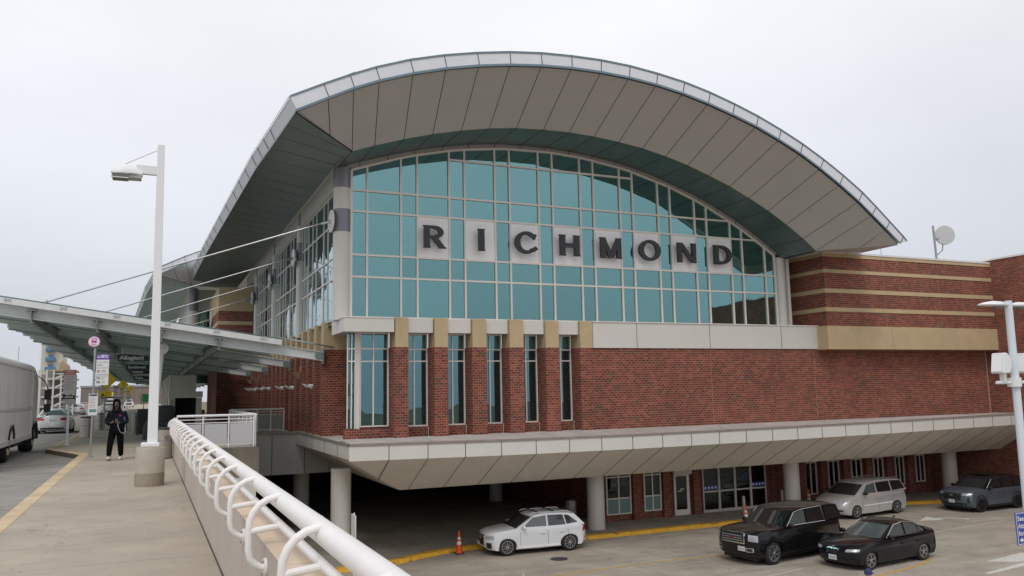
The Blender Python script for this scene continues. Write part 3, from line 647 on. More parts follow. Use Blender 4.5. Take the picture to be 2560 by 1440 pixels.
# --- lower canopy slab round the corner
FZ = [(6.69, -.04), (13.1, -.12), (19.0, -.14), (26, -.11), (34, -.05), (41, .03), (45.2, .08)]
fx = [6.69, 8.16]+[8.16+1.5*i for i in range(1, 25)]; fx = [x for x in fx if x < 45.1]+[45.2]
Y0, YI, ZI = 29.5, 32.1, -2.0
fz = lambda x: itp(FZ, x)
slab = MB().grid([[(x, Y0-.03, fz(x)+.095) for x in fx], [(x, 31.3, ZS+.03) for x in fx]])
slab.poly([(6.66, Y0, .056), (7.5, 31.3, .12), (7.5, 41, .12), (6.66, 41, .12)])
SLB = slab.build('canopy_slab', M['slabtop'], TB)
eg = MB().grid([[(x, Y0-.03, fz(x)) for x in fx], [(x, Y0-.03, fz(x)+.096) for x in fx]]); eg.grid([[(6.66, Y0-.03, -.04), (6.66, 41, .01)], [(6.66, Y0-.03, .057), (6.66, 41, .122)]])
eg.build('drip_edge', M['slabedge'], SLB)
fs = MB().grid([[(x, Y0, fz(x)-.53) for x in fx], [(x, Y0, fz(x)+.003) for x in fx]]); fs.grid([[(6.69, y, -.52) for y in (Y0, 35, 41)], [(6.69, y, z) for y, z in ((Y0, -.038), (35, -.01), (41, .012))]])
FS = fs.build('canopy_fascia', M['panel'], TB)
sj = MB()
for x in fx[1:-1]: sj.box(x-.012, x+.012, Y0-.008, Y0+.01, fz(x)-.53, fz(x))
for y in (31.5, 34, 36.8): sj.box(6.682, 6.70, y-.012, y+.012, -.52, .01)
sj.build('fascia_joint', M['gap'], FS)
IX = [max(x, 9.3) for x in fx]
sf = MB().grid([[(x, Y0, fz(x)-.53) for x in fx], [(x, YI, ZI) for x in IX]])
sf.poly([(6.69, Y0, -.52), (9.3, YI, ZI), (9.3, 41, ZI), (6.69, 41, -.52)])
SF = sf.build('canopy_soffit', M['soffit_low'], TB)
sjj = MB()
for x in fx[1:-1]:
    if x > 9.3: sjj.bar((x, Y0, fz(x)-.536), (x, YI, ZI-.006), .016, .010)
    else: t = (x-6.69)/(9.3-6.69); sjj.bar((x, Y0, fz(x)-.536), (x, Y0+(YI-Y0)*t, fz(x)-.536+(ZI+.53)*t), .022, .012)
sjj.build('soffit_joint', M['gap'], SF)
MB().poly([(9.3, YI, ZI+.002), (45.2, YI, ZI+.002), (45.2, 36, ZI+.002), (20.6, 36, ZI+.002), (20.6, 75, ZI+.002), (9.3, 75, ZI+.002)]).build('ceiling', M['panel'], TB)
MB().poly([(1.6, 41.3, -1.95), (9.3, 41.3, -1.95), (9.3, 75, -1.95), (1.6, 75, -1.95)]).build('ceiling', M['greypanel'], TB)
# --- lower storey
LW = MB().box(20.75, 45.2, 35.65, 36.1, -4.95, -1.99).build('lower_brick_wall', M['brick'], TB)
for a in (22.35, 24.15, 26.0, 31.2, 33.2, 34.75, 36.45, 38.2, 39.9, 41.6, 43.3): MB().box(a, a+.42, 35.42, 35.64, -4.8, -2.0).build('brick_pilaster', M['brick'], TB)
def lowwin(x0, x1, z0, z1, split=True, low=None):
    w_ = window(x0, x1, z0, z1, 35.60, [(x0+x1)/2] if split else [], [z1-.16]+([low] if low else []), M['glass_lobby'], .06)
    if low: MB().box(x0+.04, x1-.04, 35.585, 35.595, z0+.03, low-.03).build('obscured_pane', M['glass_low'], w_)
lowwin(20.88, 22.25, -4.30, -2.35, low=-3.55); lowwin(23.08, 24.05, -4.27, -2.35, low=-3.55)
for a, b, z in ((33.72, 34.5, -4.18), (35.44, 36.2, -4.15), (37.2, 37.95, -4.1), (38.94, 39.66, -4.05), (40.72, 41.36, -4.05), (42.42, 43.1, -4.0)): lowwin(a, b, z, -2.3)
D = MB().box(24.86, 25.80, 35.52, 35.60, -4.64, -2.62).build('door', M['mullion'], TB)
MB().box(24.97, 25.62, 35.50, 35.515, -4.35, -2.68).build('door_glass', M['glass_lobby'], D)
MB().box(25.05, 25.3, 35.485, 35.495, -3.45, -3.40).box(25.2, 25.45, 35.485, 35.495, -3.36, -3.31).build('door_notice', M['signwhite'], D)
MB().box(24.84, 25.95, 35.45, 35.62, -2.60, -2.02).build('door_head_panel', M['panel'], TB)
for i in range(4):
    x0 = 26.68+i*1.05; x1 = x0+1.0
    s = MB().poly([(x0, 35.58, -4.62), (x1, 35.58, -4.62), (x1, 35.58, -2.2), (x0, 35.58, -2.2)]).build('sliding_door_leaf', M['glass_lobby'], TB)
    MB().box(x0-.03, x0+.03, 35.50, 35.6, -4.64, -2.1).box(x0+.03, x1-.03, 35.51, 35.6, -4.64, -4.50).box(x0+.03, x1-.03, 35.51, 35.6, -3.62, -3.54).box(x0+.03, x1-.03, 35.51, 35.6, -2.28, -2.18).box(x1-.03, x1+.02, 35.505, 35.6, -4.64, -2.1).build('frame', M['letterpanel2'] if 'letterpanel2' in M else M['mullion'], s)
    if i in (0, 3):
        st = MB().box(x0+.05, x1-.05, 35.555, 35.57, -3.50, -3.28).build('door_decal', M['signblue'], s)
        q = MB()
        for k in range(4): q.tube([(x0+.16+k*.22, 35.553, -3.39), (x0+.16+k*.22, 35.548, -3.39)], .06, 14)
        q.build('decal_dots', M['signwhite'], s)
MB().box(20.6, 20.75, 35.6, 75, -4.95, -1.99).box(1.4, 1.6, 31, 75, -4.95, -1.0).box(1.4, 20.7, 75, 75.3, -4.95, -1.0).build('driveway_wall', M['brick'], TB)
MB().box(45.2, 60, 8, 40, -4.95, -.31).build('lower_side_wall', M['brick'], TB)
for cx, cy in ((7.42, 34.2), (19.47, 34.2), (31.45, 34.2), (43.55, 34.2), (7.5, 44.2), (19.3, 46), (3.6, 44)):
    MB().tube([(cx, cy, -4.7), (cx, cy, -1.2 if cx < 8 else -1.7)], .41, 28).build('support_column', M['panel'], TB, smooth=True)
# grey bridge fascia between walk and building
MB().box(2.9, 9.4, 41.0, 41.3, -1.95, -.05).build('bridge_fascia', M['greypanel'], TB)
MB().box(3.4, 6.9, 40.93, 41.25, -.049, .10).build('bridge_edge', M['slabedge'], TB)
bj = MB()
for x_ in (4.05, 5.55, 7.1, 8.3): bj.box(x_-.012, x_+.012, 40.985, 41.01, -1.94, -.06)
bj.build('panel_joint', M['gap'], TB)
# ================================================================== FAR PAVILION
FP = thing('far_pavilion', 'second arched roof pavilion behind the main hall, above the glass canopy', 'building', (4, 80, 0))
EA2 = [(3.98, 26.6), (3.55, 33), (3.2, 38), (2.6, 53), (2.05, 66)]
roof(FP, -3.77, 40.6, 11, EA2, 130, M['pavsoffit'], base('lit_eave_soffit', (.76, .85, .83), .5), False)  # side soffit colour paled to stand for light under the open eave
column(3.2, 72.2, .36, [(4, 10.9), (5.6, 6.9, 1), (9.0, 10.9, 1), (3, 10.9)], FP)
fg = MB().poly([(3.55, 73, 3), (8, 73, 3), (8, 73, 9.2), (3.55, 73, 9.2)]).build('glazing', M['glass'], FP)
MB().box(3.5, 8, 72.9, 73.02, 9.2, 10.9).build('upper_panel', M['panel'], FP)
q = MB()
for x_ in (3.6, 5.0, 6.4): q.box(x_-.04, x_+.04, 72.92, 73, 3, 9.2)
for z_ in (7.5, 9.15, 5.2): q.box(3.55, 8, 72.93, 73, z_-.04, z_+.04)
q.build('mullion', M['mullion'], fg)
MB().box(3.0, 3.3, 73, 120, 2, 10.9).build('side_wall', M['panel'], FP)
# ================================================================== GLASS CANOPY OVER THE WALK
GC = thing('glass_canopy', 'steel and glass canopy sloping over the walk, hung on long rods from the terminal columns', 'canopy', (0, 60, 0))
zg = lambda x: 4.87-.147*x          # glass plane
BY = [34.75+8.9*k for k in range(15)]
XE = -6.9
for k in range(len(BY)):
    y0 = BY[k]-.5; y1 = BY[k]+8.3
    g = MB()
    for s_ in range(3):
        a = y0+s_*2.93; g.prism([(XE, a+.02, zg(XE)), (5.0, a+.02, zg(5.0)), (5.0, a+2.91, zg(5.0)), (XE, a+2.91, zg(XE))], (0, 0, .03))
    g.build('glass_panel', M['canopyglass'], GC)
    b = MB(); zb = lambda x: 5.011-.145*(x+5.24)
    y = BY[k]; xe = -6.0 if k else -6.6
    # I beam across the walk
    b.prism([(xe, y-.02, zb(xe)+.02), (6.7, y-.02, zb(6.7)+.02), (6.7, y-.02, zb(6.7)+.34), (0, y-.02, zb(0)+.44), (xe, y-.02, zb(xe)+.34)], (0, .04, 0))
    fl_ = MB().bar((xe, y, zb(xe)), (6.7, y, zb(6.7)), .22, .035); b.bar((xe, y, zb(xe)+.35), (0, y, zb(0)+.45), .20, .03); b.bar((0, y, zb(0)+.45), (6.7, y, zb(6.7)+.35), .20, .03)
    B_ = b.build('cross_beam', M['steelwhite'], GC); fl_.build('flange', M['steel'] if k else M['steelwhite'], B_)  # flanges behind the first use darker steel in place of underside shade
    MB().tube([(6.55, y-.11, zb(6.55)+.17), (6.55, y+.11, zb(6.55)+.17)], .17, 18).build('end_pin', M['steel'], B_)
    MB().box(6.70, 6.748, y-.16, y+.16, zb(6.7)-.15, zb(6.7)+.5).build('wall_plate', M['steel'], B_)
    if k and k < 9: MB().box(3.2, 4.3, y-.05, y+.05, zb(4)-.02, zb(4)+.42).build('splice_box', M['steelwhite'], B_)
    ym = y+4.45; mb_ = MB()
    mb_.prism([(xe, ym-.02, zb(xe)+.17), (5.3, ym-.02, zb(5.3)+.19), (5.3, ym-.02, zb(5.3)+.40), (xe, ym-.02, zb(xe)+.38)], (0, .04, 0))
    mo_ = mb_.build('cross_beam', M['steelwhite'], GC)
    MB().bar((xe, ym, zb(xe)+.155), (5.3, ym, zb(5.3)+.175), .18, .03).build('flange', M['steel'], mo_)  # darker steel here too, painting in the shade below the web
    for dy in (-.47, 2.45, 5.38):
        p = MB().bar((XE+.1, y+dy, zg(XE+.1)-.13), (4.95, y+dy, zg(4.95)-.14), .06, .22)
        P_ = p.build('glass_rail', M['steelwhite'], GC)
        if k < 3:
            cl = MB()
            for i in range(6):
                x_ = -4.8+i*1.8; cl.box(x_-.09, x_+.09, y+dy-.06, y+dy-.03, zg(x_)-.11, zg(x_)-.05); cl.box(x_-.10, x_-.05, y+dy-.08, y+dy-.03, zg(x_)-.13, zg(x_)-.02); cl.box(x_+.05, x_+.10, y+dy-.08, y+dy-.03, zg(x_)-.13, zg(x_)-.02)
            cl.build('glass_clip', M['rod'], P_)
for x_ in (-4.04, -1.85, .41, 2.54):
    zt = 5.12-.147*(x_+4.04); f = MB(); r_ = []
    y_a, y_b = 34.25, BY[-1]+2
    f.box(x_-.15, x_+.15, y_a, y_b, zt-.012, zt+.012)
    f.box(x_-.015, x_+.015, y_a, y_b, zt-.16, zt-.012)
    f.box(x_-.02, x_+.02, y_a+.25, y_b, zt-.42, zt-.16)
    f.box(x_-.07, x_+.07, y_a+.25, y_b, zt-.44, zt-.42)
    f.build('long_beam', M['steel'], GC)
MB().tube([(4.9, 34.4, 4.20), (7.2, 34.8, 3.84)], .035, 8).build('edge_rod', M['rod'], GC)
for i, y in enumerate([32.12, 41.5, 50.6, 59.6, 68.7]):
    x0, z0 = (6.46, 8.76) if i < 4 else (4.36, 8.0)
    t = MB().tube([(x0, y, z0), (-3.96, y+3.9, 5.55)], .032, 8).build('tie_rod', M['rod'], GC)
    MB().tube([(-4.15, y+3.95, 5.48), (-3.7, y+3.8, 5.63)], .09, 10).build('rod_socket', M['steelwhite'], t)
    MB().tube([(x0-.35, y, z0-.13), (x0+.05, y, z0)], .065, 10).build('rod_end', M['rod'] if i == 0 else M['steel'], t)
    s = MB().tube([(.47, y+4.05, 3.83), (.21, y+4.05, 0.0)], .095, 14).build('support_strut', M['steelwhite'], GC, smooth=True)
    MB().tube([(.48, y+3.9, 3.83), (.48, y+4.14, 3.83)], .23, 20).build('strut_bracket', M['steelwhite'], s, smooth=True)
# wall lights
for i, (y, z) in enumerate([(37.1, 2.25), (42.3, 2.25), (45.8, 2.28), (51, 2.31), (54.2, 2.31), (57.8, 2.33), (59.5, 2.34), (61.2, 2.35)]):
    m = MB().tube([(6.75, y, z), (6.55, y, z)], .07, 10); m.poly([(6.37, y-.16, z+.09), (6.63, y-.04, z+.03), (6.63, y+.04, z-.04), (6.45, y+.1, z-.08)])
    m.prism([(6.25, y-.05, z+.10), (6.60, y-.05, z+.05), (6.63, y-.05, z-.08), (6.45, y-.05, z-.06)], (0, .1, 0)); m.prism([(6.60, y-.2, z-.02), (6.67, y-.2, z-.14), (6.70, y+.2, z-.14), (6.63, y+.2, z-.02)], (.03, 0, .03))
    o = m.build('wall_light', M['lampwhite']); tag(o, 'small white winged spotlight on a brick pier under the canopy, ' + ('nearest', 'second', 'third', 'fourth', 'fifth', 'sixth', 'seventh', 'farthest')[i]+' along the row', 'light', 'small spotlights on the brick piers')
for i, (y, z) in enumerate([(40.4, 2.80), (56.5, 2.85), (60.5, 2.88)]):
    m = MB().rings([[(6.35, y-.24, z+.16), (6.73, y-.24, z+.16), (6.73, y+.24, z+.16), (6.35, y+.24, z+.16)], [(6.60, y-.05, z-.18), (6.73, y-.05, z-.18), (6.73, y+.05, z-.18), (6.60, y+.05, z-.18)]])
    m.tube([(6.73, y, z+.1), (6.75, y, z+.42)], .02, 6)
    tag(m.build('wall_sconce', M['stone']), 'cream wedge-shaped wall lamp above the small spotlights, ' + ('nearest one', 'middle one', 'farthest one')[i], 'light', 'cream wedge lamps on the brick piers')
# ================================================================== PARAPET AND RAILING
pw = tag(MB().box(.77, .935, -3, 30.85, -.6, .795).build('parapet_wall', M['parapet']), 'long low concrete parapet wall along the right edge of the elevated walk', 'wall')
pc = MB().box(.762, .945, -3, 30.85, .796, .806).build('coping', M['parcap'], pw)
RL = thing('pipe_railing', 'white thick pipe railing on curved brackets running along the parapet', 'railing', (.9, 0, 0))
RX, RZ = .885, 1.075
MB().tube([(RX, -1, RZ), (RX, 30.6, RZ)], .063, 20).build('top_pipe', M['whitedirty'], RL, smooth=True)
for y in (4.72, 7.8, 12.4, 17, 21.6): MB().tube([(RX, y-.006, RZ), (RX, y+.006, RZ)], .0645, 20).build('weld_ring', M['mullion'], RL)
MB().tube([(.865, -1, .925), (.865, 30.6, .925)], .027, 12).build('lower_pipe', M['whitedirty'], RL, smooth=True)
yb = 3.0
BYS = [1.6, 3.03, 4.37, 5.85, 7.21, 8.62]+[8.62+1.37*k for k in range(1, 16)]
pr = None
for y in BYS:
    if pr is None:
        pts = [(.765, y, .66), (.73, y, .665), (.69, y, .69), (.66, y, .73), (.65, y, .79), (.65, y, .90), (.655, y, .97), (.68, y, 1.03), (.72, y, 1.075), (.77, y, 1.105), (.85, y, 1.125)]
        pr = MB().tube(pts, .0235, 12).build('bracket', M['whitedirty'], RL, smooth=True)
        c1 = MB().tube([(.65, y, .90), (.865, y, .925)], .022, 10).build('cross_arm', M['whitedirty'], pr, smooth=True)
        c2 = MB().tube([(.752, y, .66), (.769, y, .66)], .062, 18).build('flange', M['whitedirty'], pr)
        c3 = MB().tube([(.735, y, .70), (.752, y, .70)], .011, 6).tube([(.735, y, .615), (.752, y, .615)], .011, 6).build('bolts', M['rod'], pr)
        y0b = y
    else:
        c = pr.copy(); C.objects.link(c); c.parent = RL; c.location.y = pr.location.y+(y-y0b)
        for ch in pr.children:
            d = ch.copy(); C.objects.link(d); d.parent = c
def fence(name, label, P0, P1, ztop, zbot, mat, npost, pmat, thick=.045):
    P0, P1 = Vector(P0), Vector(P1); F_ = thing(name, label, 'railing', tuple((P0+P1)/2)); d = (P1-P0)
    MB().tube([P0+Vector((0, 0, ztop)), P1+Vector((0, 0, ztop))], thick, 14).build('handrail', mat, F_, smooth=True)
    for z in (ztop-.13, ztop-.25, zbot+.10): MB().bar(P0+Vector((0, 0, z)), P1+Vector((0, 0, z)), .035, .03).build('rail', mat, F_)
    for i in range(npost+1):
        p = P0+d*(i/npost); MB().box(p.x-.025, p.x+.025, p.y-.025, p.y+.025, zbot, ztop).build('post', mat, F_)
    for i in range(npost):
        a = P0+d*((i+.06)/npost); b = P0+d*((i+.94)/npost)
        MB().bar(a+Vector((0, 0, (ztop-.28+zbot+.12)/2)), b+Vector((0, 0, (ztop-.28+zbot+.12)/2)), .012, ztop-.42-zbot).build('mesh_panel', pmat, F_)
    return F_
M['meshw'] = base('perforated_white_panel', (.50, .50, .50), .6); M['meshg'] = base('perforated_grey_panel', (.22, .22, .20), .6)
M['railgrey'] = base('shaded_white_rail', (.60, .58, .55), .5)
fence('guard_railing', 'bright white guard railing with mesh panels where the parapet ends', (.95, 30.8, 0), (3.52, 30.8, 0), 1.17, .05, M['white'], 3, M['meshw'])
fence('guard_railing', 'side run of white guard railing receding from the bright white railing', (3.6, 30.95, 0), (3.56, 40.9, 0), 1.17, .05, M['white'], 7, M['meshw'])
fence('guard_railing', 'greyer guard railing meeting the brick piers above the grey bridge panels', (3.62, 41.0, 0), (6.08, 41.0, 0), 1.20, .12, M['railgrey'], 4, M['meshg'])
# ================================================================== LEFT STREET LAMP
SL = thing('street_lamp', 'tall white street lamp on a round concrete pedestal on the walk', 'street lamp', (.09, 18.9, 0))
MB().tube([(.09, 18.95, 0), (.09, 18.95, .77), (.09, 18.95, .80)], [.285, .285, .265], 40).build('pedestal', M['pedestal'], SL, smooth=True)
MB().tube([(.09, 18.95, 0), (.09, 18.95, .27)], .288, 40, cap=False).build('stained_base', _concrete('stained_pedestal', (.32, .275, .21), None, None, .01, .2, .4), SL, smooth=True)
bp_ = MB().box(-.10, .26, 18.76, 19.12, .80, .89).build('base_plate', M['lampwhite'], SL, bevel=.02)
po = MB().rings([[(.05-.0+dx*h, 18.95+dy*h, z) for dx, dy in ((-1, -1), (1, -1), (1, 1), (-1, 1))] for z, h in ((.88, .10), (7.35, .072))])
po.v = [(x+(.08-.0)*(1-(z-.88)/6.47)*.5+.03, y, z) for x, y, z in po.v]
po.build('pole', M['lampwhite'], SL, bevel=.012)
MB().box(-.40, .02, 18.90, 19.0, 6.66, 6.86).build('arm', M['lampwhite'], SL, bevel=.01)
hd = MB(); rs = []
for x_, h_, wz in ((-1.13, .03, .16), (-1.10, .10, .18), (-1.0, .18, .2), (-.85, .235, .21), (-.7, .23, .21), (-.5, .19, .19), (-.33, .12, .15), (-.26, .08, .12)):
    r = []
    for k in range(13):
        a = PI*k/12; r.append((x_, 18.95+math.cos(a)*wz*1.0, 6.62+math.sin(a)*h_))
    rs.append(r)
hd.grid(rs); hd.poly([r[0] for r in rs]+[r[-1] for r in reversed(rs)])
hd.v = [(-.27+(x+.26)*.69, y, z) for x, y, z in hd.v]
H = hd.build('lamp_head', M['lampwhite'], SL, smooth=50)
MB().box(-.86, -.55, 18.77, 19.13, 6.52, 6.62).build('lens', M['lens'], H)
MB().box(-.55, -.29, 18.80, 19.10, 6.535, 6.62).build('gear_box', M['greypanel'], H)
MB().box(-.875, -.54, 18.755, 18.77, 6.60, 6.63).box(-.875, -.54, 18.755, 18.77, 6.505, 6.52).box(-.88, -.865, 18.755, 18.77, 6.51, 6.63).build('rim', M['lampwhite'], H)
MB().tube([(.0, 18.95, 7.22), (-.62, 18.95, 6.86)], .009, 6).build('stay_wire', M['rod'], SL)
# ================================================================== RIGHT STREET LAMP WITH FLOODLIGHTS
RLM = thing('street_lamp', 'pale blue-white twin-arm lamp pole with floodlights at the right edge, standing in the lot', 'street lamp', (22, 15, -4.8))
MB().tube([(22.0, 15, -4.8), (22.04, 15, 4.08)], [.115, .10], 20).build('pole', M['lamppale'], RLM, smooth=True)
def cobra(sx):
    rs = []
    for t, hz, hy in ((0.05, .05, .06), (.28, .08, .10), (.36, .10, .17), (.7, .11, .19), (1.0, .07, .17), (1.16, .02, .12)):
        x_ = 22.04+sx*t; r = []
        for k in range(14):
            a = 2*PI*k/14; zz = math.sin(a); r.append((x_, 15+math.cos(a)*hy, 3.96+.0*t+(zz*hz if zz > 0 else zz*hz*.35)-.02*t))
        rs.append(r)
    return MB().rings(rs)
for s_ in (-1, 1):
    h = cobra(s_).build('lamp_head', M['lampwhite'], RLM, smooth=60)
    MB().box(22.04+s_*.5-.14, 22.04+s_*.5+.14, 14.93, 15.07, 3.86, 3.915).build('lens', M['lens'], h)
MB().tube([(21.25, 15, 1.80), (22.8, 15, 1.80)], .045, 12).build('crossbar', M['lampwhite'], RLM, smooth=True)
MB().tube([(21.98, 15, 1.68), (21.98, 15, 1.93)], .18, 16).build('collar', M['lampwhite'], RLM, smooth=True)
for s_ in (-1, 1):
    cx = 22.02+s_*.52
    f = MB().rings([[(cx+dx*w_*1.0-.02, 14.78+.0, 2.33+dz*w_) for dx, dz in ((-.22, -.28), (.06, -.28), (.16, -.1), (.16, .14), (.0, .28), (-.12, .28))] for w_ in (1,)]+[[(cx+dx*w_, 15.18, 2.33+dz*w_) for dx, dz in ((-.22, -.28), (.06, -.28), (.16, -.1), (.16, .14), (.0, .28), (-.12, .28))] for w_ in (1,)]).build('floodlight', M['lampwhite'], RLM, bevel=.03)
    MB().poly([(cx-.245, 14.82, 2.10), (cx-.245, 15.14, 2.10), (cx-.15, 15.14, 2.56), (cx-.15, 14.82, 2.56)]).build('flood_lens', M['letterpanel'], f)
    MB().box(cx-.03, cx+.10, 14.94, 15.06, 1.82, 2.06).build('flood_bracket', M['lampwhite'], f)
# blue sign at right edge
BS = thing('blue_sign', 'blue parking sign with white text and arrow cut off by the right edge', 'sign', (20.6, 14, -4.8))
MB().box(20.05, 21.15, 14, 14.02, -2.26, -1.46).build('sign_face', M['signblue'], BS)
bo = MB()
for a, b, c, d in ((20.07, 21.13, -1.49, -1.475), (20.07, 21.13, -2.245, -2.23), (20.07, 20.085, -2.23, -1.49), (21.115, 21.13, -2.23, -1.49)): bo.box(a, b, 13.994, 14, c, d)
bo.build('border', M['signwhite'], BS)
for t_, z_ in (('See', -1.62), ('Attendant', -1.80), ('for', -1.98)): text_mb(t_, .17, (20.11, 13.993, z_), align='LEFT', bold=.004).build('lettering', M['signwhite'], BS)
MB().poly([(20.12, 13.993, -2.14), (20.24, 13.993, -2.08), (20.24, 13.993, -2.20)]).box(20.23, 20.5, 13.991, 13.993, -2.16, -2.12).build('arrow', M['signwhite'], BS)
MB().box(20.57, 20.62, 14.02, 14.06, -4.8, -1.5).build('post', M['polegrey'], BS)
# small free-standing white sign seen edge-on under the brackets
TS = thing('lot_sign', 'narrow white sign turned edge-on on a thin post below the railing', 'sign', (5.6, 24, -4.8))
MB().box(5.585, 5.615, 23.98, 24.02, -4.8, -1.6).build('post', M['white'], TS); MB().box(5.57, 5.60, 23.75, 24.25, -2.3, -1.65).build('sign_face', M['signwhite'], TS)
# ================================================================== CONES AND BOLLARDS
def cone(label, x, y, z):
    t = thing('traffic_cone', label, 'traffic cone', (x, y, z), 0, 'orange traffic cones by the kerb')
    MB().box(x-.18, x+.18, y-.18, y+.18, z, z+.04).build('base', M['black'], t, bevel=.01)
    MB().tube([(x, y, z+.04), (x, y, z+.08), (x, y, z+.84), (x, y, z+.88)], [.15, .135, .035, .03], 20).build('body', M['orange'], t, smooth=True)
    r = lambda h: .135+(.035-.135)*(h-.08)/.76+.004
    for a, b in ((.38, .50), (.58, .67)): MB().tube([(x, y, z+a), (x, y, z+b)], [r(a), r(b)], 20, cap=False).build('reflective_band', M['conewhite'], t, smooth=True)
    MB().tube([(x, y, z+.88), (x, y, z+.93)], .035, 10).build('handle', M['orange'], t)
cone('orange cone on the road just left of the white hatchback SUV', 12.0, 32.6, -4.8)
cone('orange cone on the yellow kerb between the sliding doors and black SUV', 26.75, 32.35, -4.8)
cone('orange cone mostly hidden behind the silver minivan roof line', 32.75, 34.4, -4.65)
def bollard(label, x, y, h=1.0):
    t = thing('bollard', label, 'bollard', (x, y, -4.65), 0, 'stainless bollards by the doors')
    MB().tube([(x, y, -4.65), (x, y, -4.65+h)], .085, 18).build('tube', M['stainless'], t, smooth=True); MB().tube([(x, y, -4.65+h), (x, y, -4.62+h)], [.087, .06], 18).build('cap', M['greypanel'], t)
bollard('stainless bollard behind the orange cone near the sliding doors', 27.6, 33.5)
bollard('stainless bollard by the round column right of the sliding doors', 31.1, 34.6, .95)
def bin_(label, x, y, z, r, h, lid, cat='trash can', glyph=False):
    t = thing('trash_can', label, cat, (x, y, z))
    MB().tube([(x, y, z+.03), (x, y, z+h*.55)], r, 30).build('lower_drum', M['stainless'], t, smooth=True)
    MB().tube([(x, y, z+h*.55), (x, y, z+h*.60)], r*.985, 30).build('seam_band', M['polegrey'], t, smooth=True)
    MB().tube([(x, y, z+h*.60), (x, y, z+h*.93)], r, 30).build('upper_drum', M['stainless'], t, smooth=True)
    MB().tube([(x, y, z+h*.93), (x, y, z+h)], [r*1.03, r*.97], 30).build('lid', lid, t, smooth=True)
    if glyph:
        g = MB()
        for k in range(3):
            a0 = k*2.09+.3; g.tube([(x+.10+math.cos(a0+q*.35)*.045, y-r-.004, z+h*.69+math.sin(a0+q*.35)*.045) for q in range(5)], .009, 6)
        g.build('recycling_mark', M['ink'], t)
M['bluelid'] = base('blue_lid', (.04, .12, .25), .5)
bin_('stainless trash can with black lid right behind the street lamp pedestal', .47, 27.2, 0, .26, .93, M['black'], glyph=True)
bin_('tan-grey ribbed trash can at the kerb beside the parked white sedan', -2.65, 44.5, 0, .29, 1.02, M['black'])
bin_('stainless recycling bin with a blue lid beyond the kerbside trash can', -2.62, 55.0, 0, .25, 1.0, M['bluelid'])
bin_('pale trash can against the brick wall behind the white guard railing', 3.3, 60, 0, .3, 1.0, M['black'])
bin_('white bin in front of the planter area below the building, by the round column', 19.35, 36.5, -4.65, .28, 1.15, M['black'])
# ================================================================== SIGNS ON THE WALK
def pole(t, x, y, h, r=.03, mat='polegrey'): MB().tube([(x, y, 0), (x, y, h)], r, 10).build('pole', M[mat], t, smooth=True); MB().box(x-.11, x+.11, y-.09, y+.09, 0.002, .022).build('foot_plate', M[mat], t)
bx, by = -1.60, 29.3
BSG = thing('bus_stop_sign', 'tall bus stop sign with round white and magenta disc and purple-topped panel', 'sign', (bx, by, 0))
pole(BSG, bx, by, 3.45, .035)
d_ = MB().tube([(bx-.04, by-.03, 3.66), (bx-.04, by-.05, 3.66)], .175, 32).build('disc', M['magenta'], BSG)
MB().tube([(bx-.04, by-.052, 3.66), (bx-.04, by-.058, 3.66)], .160, 32).build('disc_face', M['signwhite'], d_)
def busicon(x, y, z, s, mat, par):
    m = MB().box(x-s, x+s, y-.006, y, z-.55*s, z+.35*s); m.box(x-s, x-s*.8, y-.006, y, z+.35*s, z+1.2*s); m.box(x+s*.8, x+s, y-.006, y, z+.35*s, z+1.2*s); m.box(x-s*.8, x+s*.8, y-.006, y, z+1.02*s, z+1.3*s)
    m.box(x-.8*s, x-.4*s, y-.006, y, z-.85*s, z-.55*s).box(x+.4*s, x+.8*s, y-.006, y, z-.85*s, z-.55*s); m.build('bus_symbol', mat, par)
busicon(bx-.04, by-.06, 3.675, .072, M['magenta'], d_)
text_mb('GRTC', .06, (bx-.04, by-.062, 3.555), bold=.002).build('lettering', M['magenta'], d_)
P1 = MB().box(bx+.05, bx+.42, by-.03, by-.015, 2.27, 3.26).build('route_panel', M['signwhite'], BSG)
MB().box(bx+.05, bx+.42, by-.036, by-.03, 3.09, 3.26).build('purple_header', M['purple'], P1)
busicon(bx+.11, by-.037, 3.165, .032, M['signwhite'], P1)
text_mb('GRTC', .12, (bx+.275, by-.038, 3.185), bold=.006, width=.22).build('lettering', M['signwhite'], P1)
text_mb('2244', .075, (bx+.31, by-.032, 3.0), width=.17).build('lettering', M['inkgrey'], P1)
text_mb('STOP #', .045, (bx+.14, by-.032, 3.0), width=.12).build('lettering', M['ink'], P1)
for z_, t_ in ((2.46, '7A'), (2.33, '7B')): text_mb(t_, .10, (bx+.12, by-.032, z_+.03), bold=.003).build('lettering', M['ink'], P1)
q = MB().box(bx+.08, bx+.22, by-.033, by-.03, 2.93, 2.945).box(bx+.08, bx+.25, by-.033, by-.03, 2.89, 2.905)
for z_ in (2.50, 2.46, 2.37, 2.34): q.box(bx+.2, bx+.31, by-.033, by-.03, z_, z_+.012)
q.box(bx+.2, bx+.34, by-.033, by-.03, 2.68, 2.70).box(bx+.2, bx+.32, by-.033, by-.03, 2.73, 2.75).build('fine_print', M['inkgrey'], P1)
MB().box(bx+.05, bx+.42, by-.034, by-.03, 2.815, 2.823).box(bx+.05, bx+.42, by-.034, by-.03, 2.60, 2.608).box(bx+.05, bx+.42, by-.034, by-.03, 2.555, 2.562).build('rules', M['ink'], P1)
rg = MB().tube([(bx+.12+.035*math.cos(a*.6), by-.034, 2.715+.035*math.sin(a*.6)) for a in range(12)], .006, 6).tube([(bx+.10, by-.034, 2.69), (bx+.14, by-.034, 2.74)], .006, 6).build('no_smoking_mark', M['signred'], P1)
P2 = MB().box(bx-.12, bx+.14, by-.05, by-.035, 1.32, 2.0).build('timetable', M['signwhite'], BSG)
